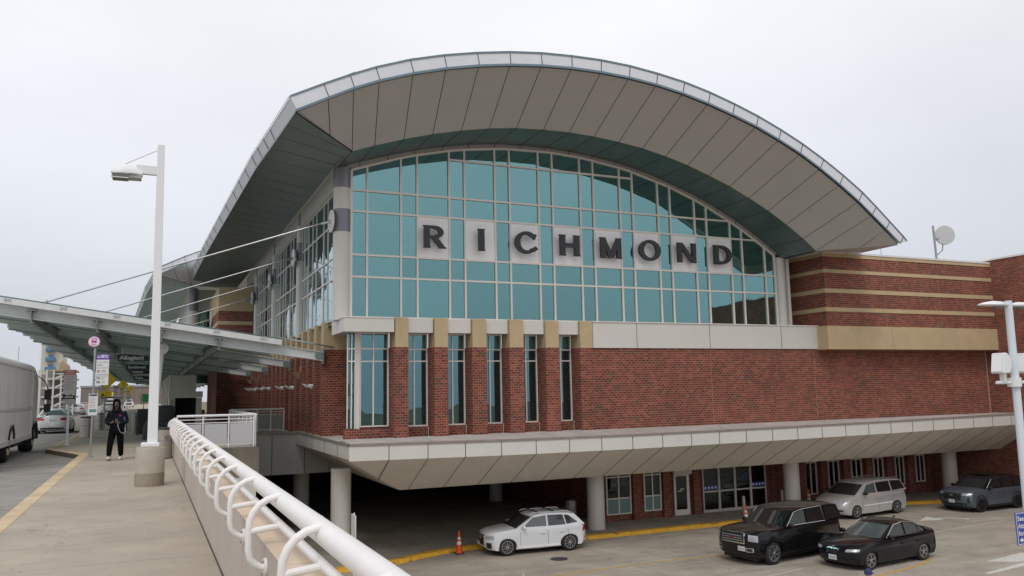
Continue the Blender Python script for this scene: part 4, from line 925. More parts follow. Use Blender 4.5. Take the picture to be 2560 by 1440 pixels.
MB().box(bx-.10, bx+.12, by-.054, by-.05, 1.93, 1.98).build('header', M['signnavy'], P2); MB().box(bx-.09, bx+.11, by-.054, by-.05, 1.42, 1.51).build('teal_box', M['teal'], P2)
q = MB()
for k in range(7): q.box(bx-.09, bx+.06+.03*(k % 2), by-.053, by-.05, 1.57+k*.05, 1.58+k*.05)
q.build('fine_print', M['inkgrey'], P2)
def notice(label, x, y, grp=True, red='signred', s=1.0, top=3.05):
    t = thing('notice_sign', label, 'sign', (x, y, 0), 0, 'passenger loading zone notices along the kerb')
    pole(t, x, y, top, .05*s, 'lamppale')
    f = MB().box(x-.225, x+.225, y-.075, y-.06, top-1.0, top).build('sign_face', M['signgrey'], t)
    MB().box(x-.215, x+.215, y-.08, y-.075, top-.20, top-.015).build('red_header', M[red], f)
    for k, tt in enumerate(('PASSENGER', 'LOADING ZONE')): text_mb(tt, .07, (x, y-.082, top-.06-.085*k), width=.34, bold=.002).build('lettering', M['signwhite'], f)
    for k, tt in enumerate(('ACTIVE LOADING', 'AND UNLOADING', 'ONLY', 'NO PARKING', 'DRIVER MUST', 'REMAIN WITH', 'VEHICLE')):
        text_mb(tt, .052, (x, y-.077, top-.27-.085*k), width=(.32 if len(tt) > 6 else .14)).build('lettering', M['signmaroon'], f)
    MB().box(x-.215, x+.215, y-.08, y-.065, top-1.20, top-1.03).build('notice_header', M['ink'], t)
    text_mb('NOTICE', .10, (x, y-.083, top-1.115), width=.3, bold=.004).build('lettering', M['signwhite'], t)
    l = MB().box(x-.215, x+.215, y-.08, y-.065, top-1.42, top-1.20).build('notice_face', M['signgrey'], t)
    q = MB()
    for k in range(3): q.box(x-.17, x+.17, y-.083, y-.08, top-1.26-.06*k, top-1.245-.06*k)
    q.build('fine_print', M['inkgrey'], l)
notice('nearest red-topped loading zone notice on a pale post beside the grey truck', -2.95, 38.0)
notice('second red-topped notice, dark maroon header, just right of the bus stop pole', -2.72, 62, red='signmaroon', top=3.12)
notice('third loading zone notice, small, above the yellow-topped bus', -2.85, 88, red='signmaroon', top=3.15)
notice('fourth loading zone notice, small, below the second yellow crossing diamond', -2.95, 110, red='signmaroon', top=3.15)
notice('fifth and farthest loading zone notice, below the third yellow crossing diamond', -2.95, 146, red='signmaroon', top=3.2)
def crossing(label, x, y, zc_, s=.54, flip=1):
    t = thing('crossing_sign', label, 'sign', (x, y, 0), 0, 'yellow pedestrian crossing signs')
    pole(t, x, y, zc_+.3, .04, 'polegrey')
    f = MB().prism([(x-s, y-.06, zc_), (x, y-.06, zc_-s), (x+s, y-.06, zc_), (x, y-.06, zc_+s)], (0, .02, 0)).build('diamond', M['signyellow'], t)
    e_ = s*.90; b = MB()
    P = [(x-e_, zc_), (x, zc_-e_), (x+e_, zc_), (x, zc_+e_)]
    for i in range(4): a, c = P[i], P[(i+1) % 4]; b.bar((a[0], y-.064, a[1]), (c[0], y-.064, c[1]), .006, .02*s/.5, (0, 1, 0))
    b.build('border', M['ink'], f)
    k = s/.54
    w = MB().tube([(x, y-.066, zc_+.25*k), (x, y-.068, zc_+.25*k)], .055*k, 12)
    for a, c, ww in (((0, .18), (.0, -.02), .10), ((0, -.02), (-.14, -.32), .05), ((.01, -.02), (.13, -.32), .05), ((-.02, .16), (-.17, .02), .035), ((.03, .16), (.16, .0), .035)):
        w.bar((x+a[0]*k, y-.067-ww*.01, zc_+a[1]*k), (x+c[0]*k, y-.067-ww*.01, zc_+c[1]*k), .004, ww*k, (0, 1, 0))
    w.build('walker_symbol', M['ink'], f)
    z2 = zc_-s-.24; g = MB().box(x-.30*k, x+.30*k, y-.075, y-.06, z2-.15*k, z2+.15*k).build('arrow_plaque', M['signyellow'], t)
    MB().bar((x+.17*k, y-.08, z2+.09*k), (x-.08*k, y-.08, z2-.05*k), .004, .05*k, (0, 1, 0)).poly([(x-.2*k, y-.083, z2-.12*k), (x-.01*k, y-.083, z2-.12*k), (x-.14*k, y-.083, z2+.04*k)]).build('arrow', M['ink'], g)
crossing('nearest yellow diamond pedestrian crossing sign partly behind the bus stop panel', -2.50, 58.6, 3.08, .66)
crossing('middle yellow diamond crossing sign, tilted-looking, left of the canopy end', -2.9, 114, 3.62, .66)
crossing('farthest yellow diamond crossing sign at the end of the canopy', -3.0, 168, 3.75, .66)
# airline signs hanging under the canopy
def airline(txt, x, y, z, w_, h_=.26):
    t = thing('airline_sign', 'hanging navy airline sign reading %s under the canopy' % txt, 'sign', (x, y, z), 0, 'hanging airline signs')
    f = MB().box(x-w_/2, x+w_/2, y-.04, y+.04, z-h_/2, z+h_/2).build('sign_face', M['signnavy'], t)
    pts = [(x-w_/2-.15+(w_+.2)*k/12, y-.045, z+h_/2+.03+.06*math.sin(PI*min(1, k/9))-.006*k) for k in range(13)]
    MB().tube(pts, .014, 6).build('curved_trim', M['rod'], t)
    text_mb(txt, .25, (x-w_/2+.08, y-.045, z-.01), align='LEFT', bold=.010, width=min(w_*.8, len(txt)*.125)).build('lettering', M['signwhite'], t)
    MB().tube([(x-w_*.35, y, z+h_/2), (x-w_*.35, y, z+.9)], .012, 6).tube([(x+w_*.35, y, z+h_/2), (x+w_*.35, y, z+.9)], .012, 6).build('hanger', M['rod'], t)
airline('Allegiant', -.69, 42.4, 3.75, 1.33, .29)
airline('Southwest', -.66, 60, 3.93, 1.43, .37)
airline('United', -.6, 68.5, 3.88, 1.3, .33)
airline('Delta', -.52, 78, 3.65, 1.25, .32)
airline('American', -.5, 100, 3.6, 1.3, .34)
# ================================================================== OTHER THINGS ON THE WALK
cv = MB(); rs = []
for k, (z, sx, sy) in enumerate(((0, .62, .5), (.25, .66, .52), (.6, .62, .5), (.75, .5, .42), (1.0, .52, .45), (1.25, .60, .5), (1.42, .52, .45), (1.50, .3, .25))):
    r = []
    for j in range(18):
        a = 2*PI*j/18; q = 1+.06*math.sin(3*a+k)+.04*math.sin(5*a+2*k); r.append((.45+math.cos(a)*sx*q+(.18 if z > .8 else 0), 40.2+math.sin(a)*sy*q, z))
    rs.append(r)
tag(cv.rings(rs).build('covered_kiosk', M['cover'], smooth=60), 'bulky object under a dark grey cloth cover behind the street lamp', 'covered object')
kb_ = thing('luggage_kiosk', 'low grey kiosk box on small wheels left of the covered object', 'kiosk', (-.15, 41.5, 0))
MB().box(-.42, .08, 41.3, 41.8, .12, 1.35).build('cabinet', M['cover'], kb_, bevel=.05); MB().box(-.36, .05, 41.28, 41.3, .1, .2).build('plinth', M['greypanel'], kb_)
py_ = thing('pay_post', 'flat dark grey upright post with rounded top standing on the walk', 'post', (-.56, 46, 0))
MB().box(-.70, -.52, 45.8, 46.15, .02, 1.12).build('side_face', M['stainless'], py_, bevel=.04); MB().box(-.50, -.36, 45.85, 46.1, .02, 1.08).build('back_cover', M['cover'], py_, bevel=.03); MB().box(-.78, -.35, 45.7, 46.2, 0.002, .04).build('foot', M['greypanel'], py_)
gs = thing('green_sign', 'small lit green board far along the walk', 'sign', (.1, 90, 0))
MB().box(-.5, .7, 90, 90.1, 1.5, 2.3).build('board', base('green_board', (.06, .42, .16), .5), gs); MB().box(-.4, -.32, 90, 90.08, 0, 1.5).box(.5, .58, 90, 90.08, 0, 1.5).build('leg', M['polegrey'], gs)
vb = thing('entrance_vestibule', 'cream panelled entrance vestibule with a dark doorway and curved cream wall behind', 'vestibule', (2.2, 56, 0))
MB().box(1.22, 1.56, 55, 58, 0, 1.82).box(2.80, 3.12, 55, 58, 0, 1.82).box(1.18, 3.16, 54.95, 58, 1.83, 2.22).build('portal', M['soffit_low'], vb)
MB().box(1.56, 2.80, 56.2, 56.3, 0, 1.82).build('dark_opening', M['gap'], vb)
MB().box(1.28, 1.46, 54.95, 55, 1.35, 1.72).build('wall_sign', M['greypanel'], vb)
for k in range(7):
    MB().box(1.3+.05*k, 3.0, 60+k*9, 62+k*9, 0, 3.35+.12*k).build('cream_wall_panel', M['soffit_low'], vb)
ltr = tag(MB().box(-.62, -.45, 33.0, 33.06, .001, .008).build('litter', M['signwhite']), 'scrap of white paper lying on the walk right of the man', 'litter')
mhc = tag(MB().tube([(15.1, 29.6, -4.797), (15.1, 29.6, -4.790)], .35, 24).build('manhole_cover', M['black']), 'dark round manhole cover on the road under the white SUV', 'manhole cover')
# roof antenna dish
da = thing('dish_antenna', 'round white dish antenna on a grey mast above the brick wing roof', 'antenna', (57.9, 45, 8.6))
MB().tube([(58.0, 45, 8.6), (57.8, 45, 14.55)], .09, 10).build('mast', M['polegrey'], da)
MB().tube([(58.82, 44.75, 13.8), (58.9, 44.9, 13.8), (59.05, 45.2, 13.8)], [.78, .78, .4], 32).build('dish', base('dish_face', (.50, .51, .52), .5), da, smooth=40)
MB().tube([(58.1, 45, 12.2), (58.7, 45, 12.6), (58.9, 45.1, 13.2)], .05, 8).tube([(57.9, 45, 13.4), (58.4, 45, 13.6)], .05, 8).build('bracket', M['polegrey'], da)
tag(MB().tube([(46, 40, 8.6), (46, 40, 11.4)], .02, 6).build('whip_antenna', M['polegrey']), 'hair-thin vertical whip antenna on the roof between arch tip and dish', 'antenna')
# ================================================================== FAR LEFT BACKGROUND
TW = thing('hotel_tower', 'pale beige tower with stacked blue balconies behind the parking structure', 'tower', (-19, 200, -4.9))
M['towerbeige'] = base('pale_tower_wall', (.62, .58, .46), .8, var=.05, vscale=.2); M['towerblue'] = base('blue_balcony', (.09, .22, .38), .6)
MB().box(-21.2, -17.2, 200, 212, -4.9, 17.0).build('wall', M['towerbeige'], TW)
for k in range(5):
    z = 6.2+k*2.05
    MB().box(-20.3, -18.4, 198.9, 200, z, z+.75).build('balcony', M['towerblue'], TW); MB().box(-19.75, -18.95, 199.6, 200.0, z+.75, z+1.35).build('balcony_door', M['towerblue'], TW)
MB().box(-19.7, -18.9, 199.5, 200, 4.0, 6.2).build('balcony_stem', M['towerblue'], TW)
PG = thing('parking_structure', 'white-railed multi-level parking structure with open stair flights and a tan lift tower', 'parking structure', (-11, 125, -4.9))
M['tan'] = base('tan_concrete', (.42, .32, .21), .8, var=.1); M['pgwhite'] = base('white_structure_paint', (.66, .66, .64), .6)
for k, z in enumerate((.9, 2.2, 3.4, 4.6, 5.7)): MB().box(-13.6+.35*k, -9.1, 124, 132, z, z+.22).build('floor_slab', M['pgwhite'] if k < 4 else M['tan'], PG)
for k in range(4):
    za = 1.0+k*1.2
    MB().bar((-11.6, 123.6, za), (-9.2, 123.6, za+1.25), .3, .22).build('stair_flight', M['pgwhite'], PG)
for x_ in (-13.2, -12.3, -11.5, -10.6, -9.8, -9.1): MB().box(x_-.09, x_+.09, 123.3, 123.5, -1, 5.9).build('post', M['pgwhite'], PG)
MB().prism([(-10.9, 123, 5.7), (-9.9, 123, 5.7), (-10.0, 123, 6.5), (-10.5, 123, 7.1), (-10.9, 123, 6.6)], (0, 5, 0)).build('tan_roof_block', M['tan'], PG)
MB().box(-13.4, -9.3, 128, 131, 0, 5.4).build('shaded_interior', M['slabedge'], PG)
for x_ in (-14.6, -12.1):
    lp = thing('light_mast', 'slim white light mast beside the parking structure, ' + ('left one' if x_ < -13 else 'one with short crossbars'), 'mast', (x_, 115, -.15))
    MB().tube([(x_, 115, -.15), (x_, 115, 8.4)], .06, 8).build('mast', M['pgwhite'], lp)
    if x_ > -13:
        for z in (7.9, 7.4, 6.9): MB().box(x_-.3, x_+.3, 114.95, 115.05, z, z+.06).build('crossbar', M['pgwhite'], lp)
LB = thing('low_building', 'long low brown building on the horizon behind the parked cars', 'building', (-6, 330, -4.9))
MB().box(-22, 14, 330, 350, -4.9, 6.2).build('wall', base('brown_far_wall', (.24, .19, .17), .9, var=.12, vscale=.1), LB)
MB().box(-22.3, 14.3, 329.7, 350, 6.2, 6.9).build('roof', base('far_roof', (.30, .30, .31), .8), LB)
M['winter'] = base('winter_twigs', (.15, .11, .09), .95, var=.3, vscale=.6); M['bark'] = base('bark', (.10, .08, .065), .95)
def tree(x, y, h, r, lab):
    t = thing('bare_tree', lab, 'tree', (x, y, -4.9), 0, 'bare winter trees on the horizon')
    tr = MB().tube([(x, y, -4.9), (x+.1, y, -4.9+h*.45), (x, y, -4.9+h*.9)], [.22, .14, .03], 7)
    for k in range(9):
        a = random.uniform(0, 2*PI); z = -4.9+h*random.uniform(.35, .75); q = r*random.uniform(.5, .9)
        tr.tube([(x, y, z), (x+math.cos(a)*q, y+math.sin(a)*q, z+h*random.uniform(.12, .25))], [.07, .02], 5)
    tr.build('trunk', M['bark'], t)
    c = MB()
    for k in range(420):
        a = random.uniform(0, 2*PI); u = random.random()**.4; ph = random.uniform(-.8, 1); q = r*u*math.sqrt(max(0, 1-ph*ph*.8))
        p = Vector((x+math.cos(a)*q, y+math.sin(a)*q, -4.9+h*.62+ph*h*.36)); s_ = random.uniform(.12, .38)
        d1 = Vector((random.uniform(-1, 1), random.uniform(-1, 1), random.uniform(-.2, 1))).normalized()*s_; d2 = Vector((random.uniform(-1, 1), random.uniform(-1, 1), random.uniform(-1, 1))).normalized()*s_*.35
        c.poly([p-d1, p+d2, p+d1])
    c.build('crown', M['winter'], t)
tn = ['left of the loading notice', 'beside the bus stop pole', 'right of the bus stop pole', 'behind the yellow-topped bus', 'left of the pickup', 'behind the pickup', 'under the canopy end', 'right end']
for i, x_ in enumerate((-15, -11.5, -8.4, -5.2, -2.0, 1.2, 4.6, 8.5)):
    tree(x_, 300+random.uniform(-10, 14), 12.2+random.uniform(-1, 1.4), 3.2, 'hazy bare brown tree on the horizon, '+tn[i])
# ================================================================== VEHICLES
def car(label, cat, loc, rz, P, group=None, scale=1.0, name='parked_car'):
    T = thing(name, label, cat, loc, rz, group); T.scale = (scale,)*3
    L_, W_, H_, wb, wr = P['L'], P['W'], P['H'], P['wb'], P['wr']; hl = L_/2; xf = hl-P['fo']; xr = xf-wb; body = P['paint']; zb_ = P.get('zb', .22)
    belt = P.get('belt', 1.0)
    top = P['top']                                      # front -> rear, (x, z)
    ar = wr*1.17
    out = list(top)
    def arch(xc): return [(xc+ar*math.cos(a), max(zb_, wr+ar*math.sin(a))) for a in [math.radians(-22+q*(224/14)) for q in range(15)]]
    bot = [(-hl+.25, zb_)]+list(reversed(arch(xr)))+[((xf+xr)/2+.5, zb_-.02), ((xf+xr)/2, zb_-.02)]+list(reversed(arch(xf)))+[(hl-.25, zb_)]
    bot = [p for i, p in enumerate(bot)]
    bot = [(-hl+.25, zb_)]+list(reversed(arch(xr)))+[((xf+xr)/2, zb_-.02)]+list(reversed(arch(xf)))+[(hl-.25, zb_)]
    out = out+bot
    def sidef(z):
        t = max(0, min(1, (z-zb_)/(belt-zb_)))
        return .945+.055*math.sin(PI*min(1, t*1.12)*.93)-.014*math.exp(-((t-.42)/.12)**2)+.006*math.exp(-((t-.80)/.05)**2)
    def bmap(x, z, s):
        a = abs(s); y = s*W_/2*sidef(z); e_ = max(0, (abs(x)/hl-.72)/.28)
        xx = x-(1 if x > 0 else -1)*P.get('round', .34)*(a**4)*e_**1.3
        if z > .5:
            zz = z-.055*a**3*min(1, (z-.5)/.3)-(.03 if a > .985 else 0)
        else: zz = z
        return Vector((xx, y*(1-.035*e_), zz))
    S = [-1, -.985, -.94, -.85, -.65, -.4, 0, .4, .65, .85, .94, .985, 1]
    m = MB(); rows = []
    for s in S:
        k = .985 if abs(s) == 1 else 1
        rows.append([bmap(x, z, s) for x, z in out])
    m.rings([[tuple(p) for p in r] for r in rows])
    B = m.build('body', body, T, smooth=32, local=True)
    MB().box(-hl+.35, hl-.35, -W_/2+.26, W_/2-.26, .17, .62).build('underbody', M['black'], T, local=True)
    # cabin
    cab = P['cab']; zr = max(z for x, z in cab); tum = P.get('tumble', .20); cw = W_/2*.945
    def cy(z): return cw-max(0, z-belt+.06)*tum*1.25-.01
    def cmap(x, z, s):
        a = abs(s); t = max(0, (z-belt)/(zr-belt)); f_ = 1 if x > 0 else -1
        ws = P.get('wsr', .13)
        edge = 1 if (x >= cab[1][0]-.02 or x <= cab[-2][0]+.02) else 0
        return Vector((x-f_*ws*a**2.5*edge*(1 if x > 0 else .6), s*cy(z), z-.045*a**3*t))
    rows = [[tuple(cmap(x, z, s)) for x, z in cab] for s in S]
    G_ = MB().rings(rows).build('roof', P.get('roofpaint', body), T, smooth=28, local=True)
    # glass
    def panel(pA, pB, name, mat, s0=-.9, s1=.9, off=.012, t0=.05, t1=.95):
        rows = []
        nrm = Vector((pA[1]-pB[1], 0, 0)); d = Vector((pB[0]-pA[0], 0, pB[1]-pA[1])); nv = Vector((-d.z, 0, d.x)).normalized()
        if nv.z < 0: nv = -nv
        for k in range(7):
            t = t0+(t1-t0)*k/6; rows.append([tuple(cmap(pA[0]+(pB[0]-pA[0])*t, pA[1]+(pB[1]-pA[1])*t, s0+(s1-s0)*j/12)+nv*off) for j in range(13)])
        return MB().grid(rows).build(name, mat, T, smooth=True, local=True)
    wsg = panel(cab[0], cab[1], 'windshield', M['tint'] if not P.get('lightws') else M['tintlight'])
    panel(cab[-1], cab[-2], 'rear_window', P.get('rearglass', M['tint']))
    for sd_ in (1, -1):
        for i, wpoly in enumerate(P['wins']):
            w_ = MB().poly([(x, sd_*(cy(z)+.006), z) for x, z in wpoly]).build('side_window', M['tintlight'] if (i == 0 and not P.get('dark0')) else P.get('sglass', M['tint']), T, local=True)
            if P.get('chrome'):
                pass
        if P.get('chrome'):
            tr = MB(); pts = P['chrome']
            tr.tube([(x, sd_*(cy(z)+.012), z) for x, z in pts], .012, 6); tr.build('chrome_trim', M['chrome'], T, local=True)
        dl = MB()
        for xd in P['doors']:
            zs = [zb_+.12+q*(belt-.02-zb_-.12)/6 for q in range(7)]
            dl.grid([[tuple(bmap(xd-.006, z, sd_)+Vector((0, sd_*.004, 0))) for z in zs], [tuple(bmap(xd+.006, z, sd_)+Vector((0, sd_*.004, 0))) for z in zs]])
        dl.build('door_gap', M['gap'], T, local=True)
        for xd in P['handles']:
            p = bmap(xd, belt-.13, sd_); MB().box(p.x-.10, p.x+.10, min(p.y, p.y+sd_*.035), max(p.y, p.y+sd_*.035), p.z-.015, p.z+.015).build('door_handle', P.get('handlemat', body), T, local=True, bevel=.006)
        mxp = P['mirror']; y_ = sd_*(cw+.12)
        mi = MB().rings([[(mxp+q, y_+math.cos(a)*.12*k, belt+.07+math.sin(a)*.085*k) for a in [2*PI*j/12 for j in range(12)]] for q, k in ((.07, .5), (.04, .95), (-.03, 1), (-.06, .9))]).build('wing_mirror', P.get('mirrormat', body), T, smooth=50, local=True)
        MB().bar((mxp, sd_*(cw-.03), belt+.01), (mxp, y_, belt+.04), .06, .03).build('mirror_arm', M['black'], mi, local=True)
        # arch lips and sill trim
        for xc in (xf, xr):
            o_ = []; i_ = []
            for q in range(17):
                a = math.radians(-18+q*216/16)
                for rr, lst in ((ar+.045, o_), (ar-.01, i_)):
                    x_ = xc+rr*math.cos(a); z_ = max(zb_, wr+rr*math.sin(a)); p = bmap(x_, z_, sd_*.999); lst.append((p.x, p.y+sd_*(.012), z_))
            if P.get('cladding'): MB().grid([o_, i_]).build('arch_trim', P['cladding'], T, local=True)
        if P.get('sill'):
            p0 = bmap(xf-ar-.05, .3, sd_); p1 = bmap(xr+ar+.05, .3, sd_)
            MB().bar((p0.x, p0.y+sd_*.02, P.get('sillz', .30)), (p1.x, p1.y+sd_*.02, P.get('sillz', .30)), .05, P.get('sillh', .05)).build('sill_trim', P['sill'], T, local=True)
    # wheels
    first = None
    for xc in (xf, xr):
        for sd_ in (1, -1):
            if first is None:
                yy = W_/2-.13
                Wt = bpy.data.objects.new('wheel', None)
                tw = .235; rr = []
                for dy, r_ in ((-tw/2, wr*.78), (-tw/2, wr*.93), (-tw/2+.03, wr), (tw/2-.03, wr), (tw/2, wr*.93), (tw/2, wr*.74), (tw/2-.02, wr*.70)):
                    rr.append([(math.cos(2*PI*j/28)*r_, dy, math.sin(2*PI*j/28)*r_) for j in range(28)])
                tyre = MB().rings(rr).build('wheel', M['rubber'], T, smooth=50, local=True)
                rim = MB()
                rr = [[(math.cos(2*PI*j/28)*r_, dy, math.sin(2*PI*j/28)*r_) for j in range(28)] for dy, r_ in ((tw/2-.02, wr*.705), (tw/2+.004, wr*.70), (tw/2+.004, wr*.64), (tw/2-.06, wr*.62))]
                rim.rings(rr, cap=False)
                ns = P.get('spokes', 5)
                for k in range(ns):
                    a = 2*PI*k/ns+.3
                    for da in ((-.10, .10) if P.get('split', True) else (0,)):
                        rim.bar((math.cos(a)*wr*.08, tw/2-.012, math.sin(a)*wr*.08), (math.cos(a+da*1.6)*wr*.66, tw/2-.004, math.sin(a+da*1.6)*wr*.66), .02, P.get('spw', .045), (0, 1, 0))
                rim.tube([(0, tw/2-.03, 0), (0, tw/2+.006, 0)], wr*.15, 14)
                rm = rim.build('rim', P.get('rim', M['rim']), tyre, smooth=30, local=True)
                MB().tube([(0, tw/2-.075, 0), (0, tw/2-.065, 0)], wr*.66, 24).build('brake_well', M['black'], tyre, local=True)
                tyre.location = (xc, sd_*yy, wr); first = tyre
            else:
                c = dup(first, T); c.location = (xc, sd_*(W_/2-.13), wr)
                if sd_ < 0: c.rotation_euler = (0, 0, PI)
    # face patches
    def fx(z, sg):
        pts = [p for p in top if (p[0]*sg > hl*.80)]; pts = sorted(pts, key=lambda p: p[1]); return itp([(p[1], p[0]) for p in pts], z)
    def patch(name, mat, sg, s0, s1, z0, z1, off=.012, par=T, z0b=None, z1b=None, n=6):
        rows = []
        for j in range(n+1):
            s = s0+(s1-s0)*j/n; u_ = j/n; a = z0+((z0b if z0b is not None else z0)-z0)*u_; b = z1+((z1b if z1b is not None else z1)-z1)*u_
            rows.append([tuple(bmap(fx(a+(b-a)*k/4, sg), a+(b-a)*k/4, s)+Vector((sg*off*(1-.5*abs(s)), (1 if s > 0 else -1)*off*.8*abs(s)**3, .004))) for k in range(5)])
        return MB().grid(rows).build(name, mat, par, local=True)
    for q in P['front']:
        nm, mat, s0, s1, z0, z1 = q[:6]; kw = q[6] if len(q) > 6 else {}
        for sg_ in ((1, -1) if s0 > 0 else (1,)): patch(nm, mat, 1, s0*sg_, s1*sg_, z0, z1, **kw)
    for q in P['rear']:
        nm, mat, s0, s1, z0, z1 = q[:6]; kw = q[6] if len(q) > 6 else {}
        for sg_ in ((1, -1) if s0 > 0 else (1,)): patch(nm, mat, -1, s0*sg_, s1*sg_, z0, z1, **kw)
    # number plate
    for sg in (1, -1):
        zp = P.get('platez', .5) if sg > 0 else P.get('rplatez', .8); p = bmap(fx(zp, sg), zp, 0)
        pl = MB().box(p.x+sg*.015-.006, p.x+sg*.015+.012, -.16+P.get('plx', 0), .16+P.get('plx', 0), zp-.08, zp+.08).build('number_plate', M['plate'], T, local=True)
        tx_ = text_mb(P.get('ptxt', 'VKR 5821'), .075, (p.x+sg*.036, P.get('plx', 0), zp-.005), ax=(0, sg, 0), ay=(0, 0, 1), width=.25); tx_.build('plate_text', M['signblue'], pl, local=True)
    for o_ in P.get('extra', []): o_(T, bmap, cmap, cy)
    return T
def rails(z, x0, x1, w_, mat, bars=True):
    def f(T, bmap, cmap, cy):
        for s in (1, -1):
            MB().tube([(x0, s*w_, z-.07), (x0-.14, s*w_, z-.01), (x1+.14, s*w_, z-.01), (x1, s*w_, z-.07)], .015, 8).build('roof_rail', mat, T, local=True)
        if bars:
            for xx in (x0-.35, (x0+x1)/2-.15): MB().box(xx-.03, xx+.03, -w_-.06, w_+.06, z+.015, z+.04).build('roof_bar', M['black'], T, local=True)
    return f
def sunroof(x0, x1, z0, z1, w_):
    def f(T, bmap, cmap, cy): MB().grid([[(x0, -w_, z0+.0), (x0, 0, z0+.018), (x0, w_, z0)], [(x1, -w_, z1), (x1, 0, z1+.018), (x1, w_, z1)]]).build('sunroof', M['tint'], T, local=True)
    return f
def fin(x, z):
    def f(T, bmap, cmap, cy): MB().prism([(x-.08, -.015, z), (x+.08, -.015, z), (x-.06, -.015, z+.07)], (0, .03, 0)).build('antenna_fin', M['black'], T, local=True)
    return f
def badge(txt, x, z, size, mat, wd):
    def f(T, bmap, cmap, cy):
        text_mb(txt, size, (x, 0, z), ax=(0, 1, 0), ay=(0, 0, 1), bold=.004, ext=.004, width=wd).build('badge', mat, T, local=True)
    return f
def ringbadge(x, z, shapes, mat):
    def f(T, bmap, cmap, cy):
        m = MB()
        for (yc, ry, rz_) in shapes: m.tube([(x, yc+ry*math.cos(2*PI*k/16), z+rz_*math.sin(2*PI*k/16)) for k in range(17)], .008, 6)
        m.build('badge', mat, T, local=True)
    return f
pw_, pb_, pn_, ps_, pg_ = paint('white_car_paint', (.70, .71, .73)), paint('black_car_paint', (.005, .005, .006)), paint('navy_car_paint', (.005, .006, .010)), paint('silver_car_paint', (.50, .495, .48), .25), paint('grey_blue_car_paint', (.11, .14, .18), .45)
gap = M['gap']; blk = M['black']
Q = dict(L=4.66, W=1.89, H=1.66, wb=2.82, fo=.88, wr=.365, zb=.24, belt=1.04, paint=pw_, top=[(2.20, .26), (2.30, .36), (2.33, .55), (2.32, .78), (2.22, .92), (2.0, 1.0), (1.6, 1.055), (1.15, 1.10), (0, 1.10), (-1.4, 1.10), (-2.05, 1.12), (-2.24, 1.04), (-2.30, .80), (-2.33, .6), (-2.30, .38), (-2.2, .28)],
  cab=[(1.16, 1.04), (.36, 1.52), (.1, 1.60), (-.5, 1.63), (-1.3, 1.60), (-1.75, 1.53), (-2.18, 1.06)], wins=[[(.74, 1.10), (.26, 1.45), (-.34, 1.52), (-.34, 1.09)], [(-.42, 1.09), (-.42, 1.52), (-1.12, 1.50), (-1.22, 1.10)], [(-1.26, 1.11), (-1.18, 1.49), (-1.38, 1.46), (-1.78, 1.16)]],
  doors=[.86, -.38, -1.30], handles=[-.14, -1.04], mirror=.74, mirrormat=pw_, spokes=10, split=False, spw=.035, platez=.46, rplatez=.85, plx=-.3, ptxt='TKD 4096',
  front=[('grille', blk, -.46, .46, .42, .84, dict(z0b=.42, z1b=.84)), ('headlight', M['headlamp'], .58, .97, .70, .84, dict(z0b=.74, z1b=.88)), ('fog_intake', blk, .66, .90, .32, .56), ('chin', blk, -.5, .5, .26, .34)],
  rear=[('taillight', M['tail'], .50, .985, .84, .98), ('rear_reflector', M['tail'], .6, .95, .50, .54), ('lower_bumper', M['polegrey'], -.6, .6, .28, .42)], sill=M['whitedirty'], cladding=None,
  extra=[rails(1.635, .35, -1.5, .62, pw_), fin(-1.45, 1.62), ringbadge(2.355, .70, [(-.15, .055, .055), (-.05, .055, .055), (.05, .055, .055), (.15, .055, .055)], M['chrome'])])
A_ = PI+math.atan2(-(31.17-30.96), 2.73)
def place(P, xfw, yfw, xrw, yrw, sc_, z=-4.8):
    ang = math.atan2(yfw-yrw, xfw-xrw); wbm = P['wb']*sc_
    mx_, my_ = (xfw+xrw)/2, (yfw+yrw)/2; nx, ny = -math.sin(ang), math.cos(ang)
    s_ = 1 if ny > 0 else -1                      # push away from the camera
    hw_ = P['W']/2*sc_-.1; off = P['fo']-(P['L']-P['wb'])/2       # axle midpoint to body centre along heading
    hx, hy = math.cos(ang), math.sin(ang)
    midoff = ((P['L']/2-P['fo'])+(P['L']/2-P['fo']-P['wb']))/2*sc_
    return (mx_+nx*s_*hw_-hx*midoff, my_+ny*s_*hw_-hy*midoff, z), ang
l, a = place(Q, 13.55, 31.17, 16.28, 30.96, .98); car('white hatchback SUV with black roof bars parked beside the yellow kerb and orange cone', 'car', l, a, Q, scale=.98)
